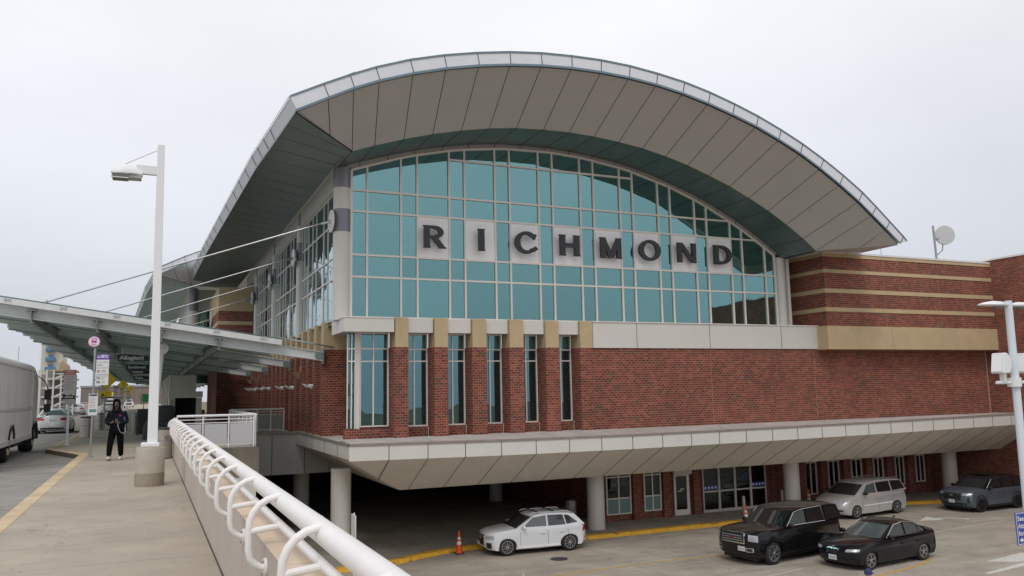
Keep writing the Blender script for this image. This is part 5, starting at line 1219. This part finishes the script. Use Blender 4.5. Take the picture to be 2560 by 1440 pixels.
YK = dict(L=5.18, W=2.04, H=1.89, wb=2.95, fo=1.0, wr=.40, zb=.28, belt=1.20, paint=pb_, tumble=.14, top=[(2.45, .32), (2.55, .42), (2.59, .62), (2.58, .95), (2.54, 1.12), (2.30, 1.20), (1.7, 1.245), (1.0, 1.275), (0, 1.26), (-1.6, 1.26), (-2.40, 1.28), (-2.52, 1.1), (-2.56, .8), (-2.59, .6), (-2.56, .42), (-2.45, .34)],
  cab=[(1.06, 1.20), (.42, 1.72), (.15, 1.81), (-.5, 1.86), (-1.8, 1.85), (-2.3, 1.80), (-2.50, 1.24)], wins=[[(.72, 1.27), (.32, 1.66), (-.30, 1.73), (-.30, 1.26)], [(-.40, 1.26), (-.40, 1.74), (-1.32, 1.75), (-1.32, 1.27)], [(-1.46, 1.27), (-1.46, 1.75), (-2.22, 1.72), (-2.34, 1.31)]],
  doors=[.86, -.35, -1.36], handles=[-.15, -1.12], mirror=.72, mirrormat=pb_, spokes=6, spw=.05, platez=.60, rplatez=1.0, plx=.42, ptxt='UZB 7159',
  chrome=[(.76, 1.245), (.28, 1.69), (-.2, 1.76), (-1.28, 1.79), (-1.38, 1.25), (.76, 1.245)],
  front=[('grille_surround', M['chrome'], -.55, .55, .76, 1.13), ('grille', blk, -.50, .50, .80, 1.10, dict(off=.022)), ('headlight', M['headlamp'], .68, .96, .88, 1.10), ('headlight_core', M['polegrey'], .74, .84, .92, 1.06, dict(off=.02)), ('fog_light', M['chrome'], .58, .84, .48, .64), ('fog_recess', blk, .62, .80, .51, .61, dict(off=.022)), ('air_dam', blk, -.7, .7, .33, .44)],
  rear=[('taillight', M['tail'], .86, .99, .85, 1.24)], sill=M['chrome'], sillz=.34, sillh=.05,
  extra=[badge('GMC', 2.622, .95, .13, M['gmcred'], .30)])
def grille_bars(x, zs, w_, mat):
    def f(T, bmap, cmap, cy):
        m = MB()
        for z in zs: m.box(x-.012, x, -w_, w_, z-.012, z+.012)
        m.build('grille_bars', mat, T, local=True)
    return f
YK['extra'].append(grille_bars(2.615, (.87, .95, 1.03), .47, M['polegrey']))
l, a = place(YK, 21.56, 24.73, 24.72, 25.17, 1.06); car('big black SUV with chrome window trim and wide grille in the middle lane', 'car', l, a, YK, scale=1.05)
BM = dict(L=4.85, W=1.85, H=1.47, wb=2.89, fo=.83, wr=.33, zb=.20, belt=.93, paint=pn_, tumble=.27, top=[(2.30, .22), (2.40, .34), (2.42, .52), (2.40, .66), (2.30, .76), (2.0, .84), (1.5, .92), (1.02, .97), (0, .965), (-1.2, .975), (-1.75, 1.04), (-2.25, 1.05), (-2.36, .98), (-2.42, .7), (-2.40, .4), (-2.25, .26)],
  cab=[(.98, .93), (.18, 1.36), (-.1, 1.43), (-.5, 1.455), (-.95, 1.42), (-1.22, 1.36), (-1.86, 1.02)], wins=[[(.56, .99), (.06, 1.31), (-.40, 1.37), (-.40, .985)], [(-.50, .985), (-.50, 1.37), (-.93, 1.34), (-1.15, 1.24), (-1.20, 1.0)], [(-1.24, 1.0), (-1.20, 1.21), (-1.45, 1.04)]],
  doors=[.80, -.45, -1.27], handles=[-.20, -1.08], mirror=.60, mirrormat=pn_, spokes=5, spw=.042, platez=.40, rplatez=.72, ptxt='YFR 6268', lightws=True, sglass=M['tintlight'],
  chrome=[(.62, .965), (.04, 1.34), (-.42, 1.40), (-.96, 1.365), (-1.22, 1.24), (-1.50, 1.02), (-1.38, .975), (.62, .965)],
  front=[('kidney_grille', M['chrome'], .03, .27, .53, .71), ('grille_mesh', blk, .055, .235, .55, .685, dict(off=.024)), ('headlight', M['headlamp'], .56, .97, .62, .71, dict(z0b=.68, z1b=.77)), ('lower_intake', blk, -.55, .55, .27, .36), ('fog_light', blk, .66, .86, .28, .37)],
  rear=[('taillight', M['tail'], .6, .99, .78, .98)], extra=[fin(-1.0, 1.43), ringbadge(2.36, .745, [(0, .035, .035)], M['chrome'])])
l, a = place(BM, 23.95, 22.38, 26.97, 22.67, 1.05); car('dark navy sedan with twin chrome grille parked nearest the camera in the lot', 'car', l, a, BM, scale=1.05)
VN = dict(L=5.1, W=1.97, H=1.75, wb=3.03, fo=.93, wr=.335, zb=.22, belt=1.08, paint=ps_, tumble=.20, top=[(2.38, .24), (2.50, .36), (2.55, .56), (2.52, .72), (2.36, .86), (2.0, .98), (1.6, 1.08), (1.38, 1.12), (0, 1.12), (-1.6, 1.12), (-2.35, 1.13), (-2.45, 1.0), (-2.52, .75), (-2.54, .55), (-2.50, .36), (-2.38, .28)],
  cab=[(1.62, 1.05), (.80, 1.56), (.5, 1.65), (-.4, 1.71), (-1.6, 1.69), (-2.12, 1.63), (-2.42, 1.10)], wins=[[(1.0, 1.13), (.62, 1.49), (.02, 1.57), (.02, 1.12)], [(-.08, 1.12), (-.08, 1.57), (-1.10, 1.59), (-1.12, 1.12)], [(-1.22, 1.12), (-1.20, 1.59), (-2.0, 1.56), (-2.22, 1.17)]],
  doors=[1.15, -.03, -1.16], handles=[.2, -.25], mirror=1.02, mirrormat=blk, spokes=7, split=False, spw=.055, platez=.42, rplatez=.8, ptxt='JXW 2374', dark0=False,
  front=[('grille', blk, -.44, .44, .62, .72), ('grille_chrome', M['chrome'], -.38, .38, .655, .675, dict(off=.022)), ('headlight', M['headlamp'], .50, .98, .66, .84, dict(z0b=.72, z1b=.94)), ('lower_intake', blk, -.45, .45, .30, .42), ('fog_recess', blk, .62, .84, .38, .45)],
  rear=[('taillight', M['tail'], .80, .99, .90, 1.12)], extra=[rails(1.72, -.2, -2.0, .66, M['polegrey'], False)])
def side_strip(z, mat):
    def f(T, bmap, cmap, cy):
        for s in (1, -1):
            p0 = bmap(1.05, z, s); p1 = bmap(-1.1, z, s); MB().bar((p0.x, p0.y+s*.01, z), (p1.x, p1.y+s*.01, z+.02), .02, .035).build('side_strip', mat, T, local=True)
    return f
VN['extra'].append(side_strip(.58, M['letterpanel']))
l, a = place(VN, 32.37, 30.9, 35.58, 31.25, 1.05); car('silver minivan parked along the kerb in front of the round column', 'car', l, a, VN, scale=1.05, name='parked_minivan')
IN = dict(L=5.03, W=1.98, H=1.77, wb=2.9, fo=.95, wr=.385, zb=.27, belt=1.12, paint=pg_, roofpaint=pb_, tumble=.18, top=[(2.36, .30), (2.48, .40), (2.52, .60), (2.50, .90), (2.38, 1.02), (2.1, 1.10), (1.6, 1.16), (1.22, 1.19), (0, 1.18), (-1.6, 1.19), (-2.3, 1.20), (-2.42, 1.1), (-2.48, .85), (-2.52, .6), (-2.48, .4), (-2.36, .32)],
  cab=[(1.35, 1.12), (.62, 1.62), (.35, 1.71), (-.4, 1.75), (-1.6, 1.73), (-2.1, 1.67), (-2.42, 1.16)], wins=[[(.92, 1.19), (.48, 1.55), (-.18, 1.62), (-.18, 1.18)], [(-.26, 1.18), (-.26, 1.62), (-1.18, 1.63), (-1.18, 1.19)], [(-1.26, 1.19), (-1.26, 1.63), (-2.0, 1.58), (-2.2, 1.23)]],
  doors=[1.05, -.22, -1.22], handles=[.0, -1.0], mirror=.92, mirrormat=blk, spokes=6, rim=M['rimdark'], platez=.56, rplatez=.9, ptxt='TZK 6089', dark0=True,
  chrome=[(1.0, 1.165), (.46, 1.60), (-.2, 1.66), (-1.2, 1.67), (-2.0, 1.63)], front=[('grille', blk, -.52, .52, .62, .96), ('headlight', M['headlamp'], .58, .97, .88, .97, dict(z0b=.94, z1b=1.03)), ('lower_intake', blk, -.75, .75, .33, .5), ('side_vent', blk, .80, .9, .5, .82)],
  rear=[('taillight', M['tail'], .6, .99, .95, 1.05)], cladding=blk, sill=blk, sillh=.10,
  extra=[rails(1.78, .2, -1.9, .64, blk, False), sunroof(.3, -1.3, 1.745, 1.755, .5), ringbadge(2.535, .86, [(-.04, .045, .03), (.04, .045, .03)], M['chrome'])])
l, a = place(IN, 39.33, 29.28, 42.23, 29.33, 1.0); car('grey-blue SUV with black wheels and grille parked near the brick side wall', 'car', l, a, IN)
# upper road cars (seen from behind)
SD = dict(L=4.8, W=1.84, H=1.47, wb=2.8, fo=.92, wr=.33, zb=.20, belt=.95, paint=paint('pearl_white_paint', (.60, .61, .62)), tumble=.26, top=[(2.28, .24), (2.38, .36), (2.40, .55), (2.30, .74), (1.9, .85), (1.2, .95), (0, .98), (-1.2, 1.0), (-1.8, 1.08), (-2.28, 1.09), (-2.34, 1.0), (-2.38, .7), (-2.40, .45), (-2.3, .26)],
  cab=[(1.15, .95), (.35, 1.38), (0, 1.46), (-.5, 1.47), (-1.0, 1.42), (-1.2, 1.38), (-1.95, 1.05)], wins=[[(.72, 1.01), (.22, 1.33), (-.26, 1.39), (-.26, 1.01)], [(-.36, 1.01), (-.36, 1.39), (-.95, 1.35), (-1.3, 1.06)]], doors=[.95, -.31, -1.2], handles=[-.05, -1.0], mirror=.75, spokes=7, platez=.4, rplatez=.80, ptxt='WHP 310', rearglass=M['tintlight'],
  front=[('headlight', M['headlamp'], .55, .97, .60, .74), ('grille', blk, -.4, .4, .4, .66)], rear=[('taillight', M['tail'], .50, .99, .80, .93, dict(z0b=.82, z1b=1.0)), ('lower_bumper', blk, -.7, .7, .27, .36)], extra=[])
c1 = car('nearest white sedan on the upper road, seen from behind, in front of the grey truck', 'car', (-5.15, 58.0, -.15), PI/2, SD, group='white sedans on the upper road')
c2 = dup(c1); c2.location = (-8.7, 126, -.15); c2['label'] = 'second white sedan farther up the road, left of the bus timetable panel'
c3 = dup(c1); c3.location = (-5.3, 136, -.15); c3['label'] = 'white sedan with lit-looking red lamps far up the road, left of the hooded man'
# pickup, bus
PK = thing('pickup_truck', 'white pickup truck facing the camera far up the road', 'truck', (-3.9, 205, -.15))
MB().rings([[(x, y, z) for x, z in ((-4.85, .35), (-2.95, .35), (-2.95, 1.05), (-3.1, 1.15), (-4.7, 1.15), (-4.85, 1.05))] for y in (205, 210.5)]).build('body', M['white'], PK)
MB().rings([[(-4.65, 206.2, 1.15), (-3.15, 206.2, 1.15), (-3.35, 206.8, 1.85), (-4.45, 206.8, 1.85)], [(-4.65, 208.8, 1.15), (-3.15, 208.8, 1.15), (-3.35, 208.4, 1.85), (-4.45, 208.4, 1.85)]]).build('cab', M['white'], PK)
MB().poly([(-4.55, 206.22, 1.22), (-3.25, 206.22, 1.22), (-3.42, 206.7, 1.78), (-4.38, 206.7, 1.78)]).build('windshield', M['tint'], PK)
MB().box(-4.5, -3.3, 204.96, 205, .6, .95).build('grille', M['black'], PK)
for x_ in (-4.75, -3.05): MB().tube([(x_-.12, 206, .25), (x_+.12, 206, .25)], .38, 16).build('wheel', M['rubber'], PK)
BU = thing('shuttle_bus', 'shuttle bus with a yellow roof band behind the hooded man, far up the road', 'bus', (-7.1, 190, -.15))
MB().box(-8.3, -5.95, 190, 199, .3, 2.75).build('body', M['white'], BU, bevel=.12)
MB().box(-8.32, -5.93, 189.9, 199, 2.78, 3.25).build('yellow_band', M['signyellow'], BU, bevel=.08)
MB().box(-8.1, -6.15, 189.96, 190, 1.3, 2.5).build('rear_window', M['tint'], BU)
MB().box(-7.8, -6.4, 189.92, 189.96, 1.7, 2.1).build('route_sign', M['signgrey'], BU)
for x_ in (-8.1, -6.3): MB().tube([(x_-.12, 192, .25), (x_+.12, 192, .25)], .42, 16).build('wheel', M['rubber'], BU)
# step van at the left edge
TV = thing('step_van', 'tall plain grey-white step van cut off by the left edge of the road', 'truck', (-5.1, 33, -.15))
def vanring(y, x0, x1, z0, z1, r=.22):
    p = [(x0, z0), (x1, z0)]
    for k in range(6): a = math.radians(90*k/5); p.append((x1-r+r*math.cos(a), z1-r+r*math.sin(a)))
    for k in range(6): a = math.radians(90+90*k/5); p.append((x0+r+r*math.cos(a), z1-r+r*math.sin(a)))
    return [(x, y, z) for x, z in p]
MB().rings([vanring(y, -6.2, -4.02, .42, 3.20) for y in (26.2, 35.9)]).build('cargo_body', M['truck'], TV, smooth=30)
MB().rings([vanring(y, -6.15, -4.06, .42, z1) for y, z1 in ((36.75, 3.16), (37.35, 3.08), (37.75, 2.90), (37.95, 2.6))]).build('front_cowl', M['truck'], TV, smooth=30)
MB().box(-6.15, -4.10, 35.9, 36.75, .42, .6).box(-6.15, -4.35, 35.9, 36.75, .6, 2.75).build('cab_interior', M['black'], TV)
MB().rings([vanring(y, -6.19, -4.04, 2.72, 3.18) for y in (35.9, 36.76)]).build('door_header', M['truck'], TV, smooth=30)
MB().box(-4.12, -4.08, 36.02, 36.68, 1.65, 2.68).build('door_glass', M['tintlight'], TV); MB().box(-4.14, -4.10, 36.1, 36.5, 1.9, 2.25).build('hi_vis_vest', base('hi_vis', (.45, .62, .06), .6), TV)
MB().box(-4.1, -4.045, 36.33, 36.40, .55, 2.7).build('door_edge', M['truckl'], TV)
MB().box(-4.04, -3.99, 26.2, 35.9, 1.50, 1.58).build('rub_rail', M['truckl'], TV); MB().box(-4.05, -3.97, 26.2, 35.9, .42, .58).build('sill_rail', M['truckl'], TV)
MB().box(-4.03, -3.985, 35.78, 35.92, .44, 3.05).build('corner_post', M['truckl'], TV)
sm_ = MB()
for y_ in (28.4, 30.0, 31.6, 33.2, 34.6): sm_.box(-4.021, -4.017, y_-.006, y_+.006, .6, 2.96)
sm_.build('panel_seam', M['polegrey'], TV); MB().box(-4.035, -4.0, 26.2, 35.9, 2.93, 2.97).build('roof_trim', M['truckl'], TV)
for y_ in (27.2, 35.2): MB().box(-4.04, -4.02, y_-.07, y_+.07, 2.78, 2.83).build('marker_light', M['tail'], TV)
def wheelset(y, fl):
    w = MB().tube([(-4.52, y, .33), (-4.42, y, .33), (-4.16, y, .33), (-4.08, y, .33)], [.44, .48, .48, .43], 30).build('wheel', M['rubber'], TV, smooth=50)
    MB().tube([(-4.10, y, .33), (-4.065, y, .33)], [.27, .25], 24).build('rim', M['parcap'], w)
    MB().tube([(-4.07, y, .33), (-4.03, y, .33)], .09, 12).build('hub', M['polegrey'], w)
    o_ = []; i_ = []; o2 = []
    for k in range(13):
        a = math.radians(-8+196*k/12); o_.append((-3.97, y+math.cos(a)*.66, .40+math.sin(a)*.66)); i_.append((-3.97, y+math.cos(a)*.54, .40+math.sin(a)*.54)); o2.append((-4.15, y+math.cos(a)*.54, .40+math.sin(a)*.54))
    MB().grid([o_, i_, o2]).build('wheel_arch', M['black'], TV)
wheelset(31.0, 1); wheelset(37.1, 1)
MB().tube([(-6.1, 31, .33), (-5.6, 31, .33)], .48, 20).build('wheel', M['rubber'], TV); MB().box(-5.9, -4.3, 27, 37.5, .2, .45).build('chassis', M['black'], TV)
MB().box(-6.0, -4.0, 37.95, 38.15, .3, .72).build('bumper', M['black'], TV, bevel=.03)
MB().tube([(-4.1, 37.4, 2.85), (-3.85, 38.0, 2.6), (-3.72, 38.2, 2.25), (-3.72, 38.2, 1.2), (-4.05, 37.9, 1.1)], .018, 6).build('mirror_frame', M['black'], TV)
MB().box(-3.86, -3.62, 38.16, 38.26, 1.85, 2.25).build('mirror', M['black'], TV, bevel=.02); MB().box(-3.86, -3.62, 38.16, 38.26, 1.35, 1.68).build('mirror', M['black'], TV, bevel=.02)
# ================================================================== PEOPLE
def skinned(name, V, E, mat, parent, sub=2, label=None):
    me = bpy.data.meshes.new(name); bm = bmesh.new(); sl = bm.verts.layers.skin.verify(); vs_ = []
    for i, (co, r) in enumerate(V):
        v = bm.verts.new(co); rr = r if isinstance(r, tuple) else (r, r); v[sl].radius = rr; v[sl].use_root = (i == 0); vs_.append(v)
    for a, b in E: bm.edges.new((vs_[a], vs_[b]))
    bm.to_mesh(me); bm.free()
    o = bpy.data.objects.new(name, me); C.objects.link(o)
    o.modifiers.new('s', 'SKIN').use_smooth_shade = True
    ss = o.modifiers.new('u', 'SUBSURF'); ss.levels = sub; ss.render_levels = sub
    dg = bpy.context.evaluated_depsgraph_get(); dg.update()
    m2 = bpy.data.meshes.new_from_object(o.evaluated_get(dg)); m2.materials.clear(); m2.materials.append(mat)
    for p in m2.polygons: p.use_smooth = True
    bpy.data.objects.remove(o); bpy.data.meshes.remove(me)
    o = bpy.data.objects.new(name, m2); C.objects.link(o); o.parent = parent
    if label: o['label'] = label
    return o
def chain(pts, rad, V, E, start=None):
    prev = start
    for p, r in zip(pts, rad):
        V.append((p, r)); k = len(V)-1
        if prev is not None: E.append((prev, k))
        prev = k
    return prev
M['skin'] = base('dark_skin', (.17, .085, .055), .5); M['skin2'] = base('light_skin', (.45, .24, .17), .55)
M['hoodie'] = base('black_hoodie', (.010, .012, .018), .9, bump=.4, bscale=18, spec=.08); M['pants'] = base('black_trousers', (.005, .005, .006), .9, bump=.4, bscale=14, spec=.08)
M['shoe'] = base('beige_shoe', (.66, .56, .46), .7); M['shoesole'] = base('shoe_sole', (.20, .13, .10), .8); M['navycap'] = base('navy_cap', (.02, .035, .11), .8)
# the man walks towards the camera: local -Y is forward, metres, feet at z = 0
PM = thing('person', 'man in black hood and black trousers walking towards the camera while looking at a phone', 'person', (-.83, 27.6, 0), math.radians(-8))
V = []; E = []
V.append(((0, 0, .96), (.13, .10)))
def limb(pts, rad, st): return chain(pts, rad, V, E, st)
ch = limb([(0, -.01, 1.15), (0, -.015, 1.34), (0, -.02, 1.45)], [(.125, .095), (.14, .10), (.07, .06)], 0)
nk = limb([(0, -.035, 1.52), (-.01, -.055, 1.60), (-.015, -.07, 1.68), (-.015, -.065, 1.74)], [.052, (.068, .075), (.072, .085), (.055, .065)], ch)
lL = limb([(.09, 0, .88), (.10, -.02, .50), (.11, .13, .10)], [.085, .058, .04], 0); limb([(.11, .05, .04)], [(.035, .03)], lL)
lR = limb([(-.09, 0, .88), (-.11, -.14, .50), (-.12, -.22, .10)], [.085, .058, .04], 0); limb([(-.13, -.32, .05)], [(.035, .03)], lR)
hands = []
for sx in (1, -1):
    sh = limb([(sx*.19, 0, 1.40), (sx*.25, -.03, 1.13), (sx*.14, -.24, 1.10), (sx*.075, -.31, 1.125)], [.06, .046, .034, .028], ch-1)
    pl = limb([(sx*.055, -.345, 1.13)], [(.030, .018)], sh)
    for f, (dx, dz, ln) in enumerate(((.016, .022, .06), (.006, .008, .068), (-.004, -.006, .064), (-.012, -.020, .052))):
        limb([(sx*(.045+dx*.4), -.37-.004*f, 1.135+dz), (sx*(.02+dx*.2), -.37-ln*.4, 1.145+dz)], [.0095, .008], pl)
    limb([(sx*.07, -.36, 1.16), (sx*.045, -.385, 1.175)], [.0105, .009], pl)
body = skinned('body', V, E, M['skin'], PM)
fc = MB()
for sx in (1, -1): fc.tube([(sx*.03-.015, -.150, 1.685), (sx*.03-.015, -.158, 1.685)], .011, 10)
fc.build('eyes', M['gap'], PM, local=True)
MB().rings([[(-.015+dx, -.145, 1.665), (-.015-dx, -.145, 1.665), (-.015, -.178, 1.645)] for dx in (.004, .016)]).build('nose', M['skin'], PM, local=True)
MB().tube([(-.045, -.135, 1.612), (-.015, -.148, 1.610), (.015, -.135, 1.612)], .007, 6).build('lips', base('lips', (.16, .05, .045), .5), PM, local=True)
bd_ = []; be_ = []
bd_.append(((-.015, -.10, 1.60), (.05, .045))); chain([(-.015, -.115, 1.575)], [(.035, .03)], bd_, be_, 0)
skinned('beard', bd_, be_, M['gap'], PM)
V = [((0, 0, .98), (.20, .145))]; E = []
t1 = chain([(0, -.01, 1.15), (0, -.01, 1.32), (0, 0, 1.43), (-.0, -.02, 1.49)], [(.195, .14), (.20, .14), (.16, .12), (.085, .08)], V, E, 0)
chain([(0, 0, .84)], [(.20, .145)], V, E, 0)
for sx in (1, -1): chain([(sx*.215, 0, 1.39), (sx*.285, -.02, 1.12), (sx*.16, -.23, 1.09), (sx*.105, -.28, 1.115)], [.08, .075, .055, .045], V, E, 2)
skinned('hooded_jacket', V, E, M['hoodie'], PM)
# hood: open at the face
hr = []
for k, (z, rx, ry, cy_) in enumerate(((1.40, .19, .12, .0), (1.46, .15, .125, -.01), (1.53, .115, .125, -.03), (1.60, .11, .135, -.045), (1.68, .112, .14, -.055), (1.75, .105, .13, -.05), (1.80, .08, .10, -.045), (1.83, .035, .05, -.035))):
    r = []
    for j in range(25):
        gapw = 1.0 if 2 < k < 6 else (.5 if k == 2 else (.45 if k == 6 else 0.0)); a0 = -PI/2+gapw; a = a0+(2*PI-2*gapw)*j/24
        fl = 1+.12*max(0, math.cos(a+PI/2)) if 1 < k < 7 else 1
        r.append((-.015+math.cos(a)*rx, cy_+math.sin(a)*ry*fl, z))
    hr.append(r)
hm = MB().grid(hr); hd_ = hm.build('hood', M['hoodie'], PM, smooth=True, local=True)
hdm = hd_.modifiers.new('t', 'SOLIDIFY'); hdm.thickness = .012
V = [((0, 0, .93), (.165, .125))]; E = []
for sx, kn, an in ((1, (.125, -.03, .50), (.13, .12, .10)), (-1, (-.14, -.14, .50), (-.15, -.22, .11))): chain([(sx*.10, 0, .84), kn, an], [.12, .095, .075], V, E, 0)
skinned('trousers', V, E, M['pants'], PM)
for sx, x_, y_, z_, ptch in ((1, .115, .06, .0, .12), (-1, -.13, -.27, .012, -.18)):
    V = [((x_, y_+.10, .055+z_), (.05, .055))]; E = []
    chain([(x_, y_, .055+z_), (x_*1.05, y_-.10, .045+z_-ptch*.06), (x_*1.08, y_-.18, .04+z_-ptch*.12)], [(.055, .055), (.058, .04), (.045, .03)], V, E, 0)
    s_ = skinned('shoe', V, E, M['shoe'], PM)
    MB().box(x_-.045, x_+.045, y_-.17, y_+.13, .002, .022).build('sole', M['shoesole'], s_, local=True, bevel=.008)
lg = MB().box(.085, .125, -.145, -.135, 1.30, 1.34).build('chest_logo', M['signred'], PM, local=True)
ph = thing('phone', 'phone held in both hands of the hooded man', 'phone', (-.83, 27.22, 1.16), math.radians(4))
MB().obox((0, 0, 0), (1, 0, 0), (0, .6, -.5), (0, .5, .6), .038, .006, .075).build('case', M['black'], ph, local=True, bevel=.003)
MB().obox((0, .009, .009), (1, 0, 0), (0, .6, -.5), (0, .5, .6), .033, .001, .068).build('screen', M['polegrey'], ph, local=True)
tag(MB().tube([(-.80, 27.20, 1.12), (-.78, 27.2, .98), (-.72, 27.25, .84), (-.64, 27.3, .78), (-.58, 27.4, .86), (-.60, 27.45, 1.0)], .012, 8).build('cord', M['polegrey'], smooth=True), 'grey strap looping down from the hooded man hands', 'strap')
bpk = thing('backpack', 'black backpack on the back of the hooded man', 'backpack', (-.83, 27.78, 1.2), math.radians(4))
MB().box(-.16, .22, .02, .20, -.28, .24).build('bag', M['hoodie'], bpk, local=True, bevel=.04)
for sx in (1, -1): MB().tube([(sx*.12, .03, .20), (sx*.13, -.12, .27), (sx*.14, -.30, .16), (sx*.20, -.28, -.05), (sx*.24, -.05, -.18)], .02, 8).build('strap', M['polegrey'] if sx > 0 else M['hoodie'], bpk, local=True)
MB().tube([(.25, -.05, -.1), (.27, -.1, -.35)], .018, 6).build('strap_tail', M['black'], bpk, local=True)
# person at the bottom edge: only cap and brow are in frame
PC = thing('person', 'person in a navy cap, head just showing at the bottom edge below the navy sedan', 'person', (17.35, 16.3, -4.8), math.radians(100))
V = [((0, 0, .96), (.13, .10))]; E = []
c_ = chain([(0, 0, 1.15), (0, 0, 1.34), (0, 0, 1.45)], [(.13, .1), (.15, .10), (.07, .06)], V, E, 0)
chain([(0, 0, 1.52), (0, -.02, 1.60), (0, -.03, 1.68), (0, -.03, 1.73)], [.055, (.07, .08), (.075, .09), (.06, .07)], V, E, c_)
for sx in (1, -1):
    k_ = chain([(sx*.09, 0, .88), (sx*.10, 0, .5), (sx*.1, .02, .09)], [.09, .06, .045], V, E, 0); chain([(sx*.1, -.12, .04)], [.035], V, E, k_)
    a_ = chain([(sx*.19, 0, 1.41), (sx*.23, 0, 1.13), (sx*.24, -.05, .88)], [.06, .045, .032], V, E, c_-1)
    for f in range(4): chain([(sx*(.235), -.08+f*.018, .82), (sx*.23, -.085+f*.018, .76-.004*f)], [.0095, .008], V, E, a_)
    chain([(sx*.22, -.09, .85), (sx*.215, -.10, .81)], [.011, .009], V, E, a_)
skinned('body', V, E, M['skin2'], PC)
V = [((0, 0, 1.05), (.17, .12))]; E = []
t_ = chain([(0, 0, 1.32), (0, 0, 1.46)], [(.18, .125), (.09, .08)], V, E, 0); chain([(0, 0, .88)], [(.17, .12)], V, E, 0)
for sx in (1, -1): chain([(sx*.22, 0, 1.39), (sx*.25, 0, 1.13), (sx*.25, -.04, .93)], [.075, .06, .045], V, E, 1)
skinned('shirt', V, E, M['signnavy'], PC)
V = [((0, 0, .93), (.15, .12))]; E = []
for sx in (1, -1): chain([(sx*.095, 0, .84), (sx*.1, 0, .5), (sx*.1, .02, .1)], [.11, .08, .065], V, E, 0)
skinned('trousers', V, E, M['pants'], PC)
cr = []
for t, z in ((1, 1.70), (1, 1.74), (.93, 1.78), (.72, 1.815), (.4, 1.835), (.05, 1.84)): cr.append([(math.cos(2*PI*j/20)*.098*t, -.03+math.sin(2*PI*j/20)*.112*t, z) for j in range(20)])
cp_ = MB().rings(cr).build('cap', M['navycap'], PC, smooth=True, local=True)
MB().prism([(-.07, -.12, 1.705), (.07, -.12, 1.705), (.055, -.22, 1.70), (-.055, -.22, 1.70)], (0, 0, .012)).build('cap_peak', M['navycap'], cp_, local=True)
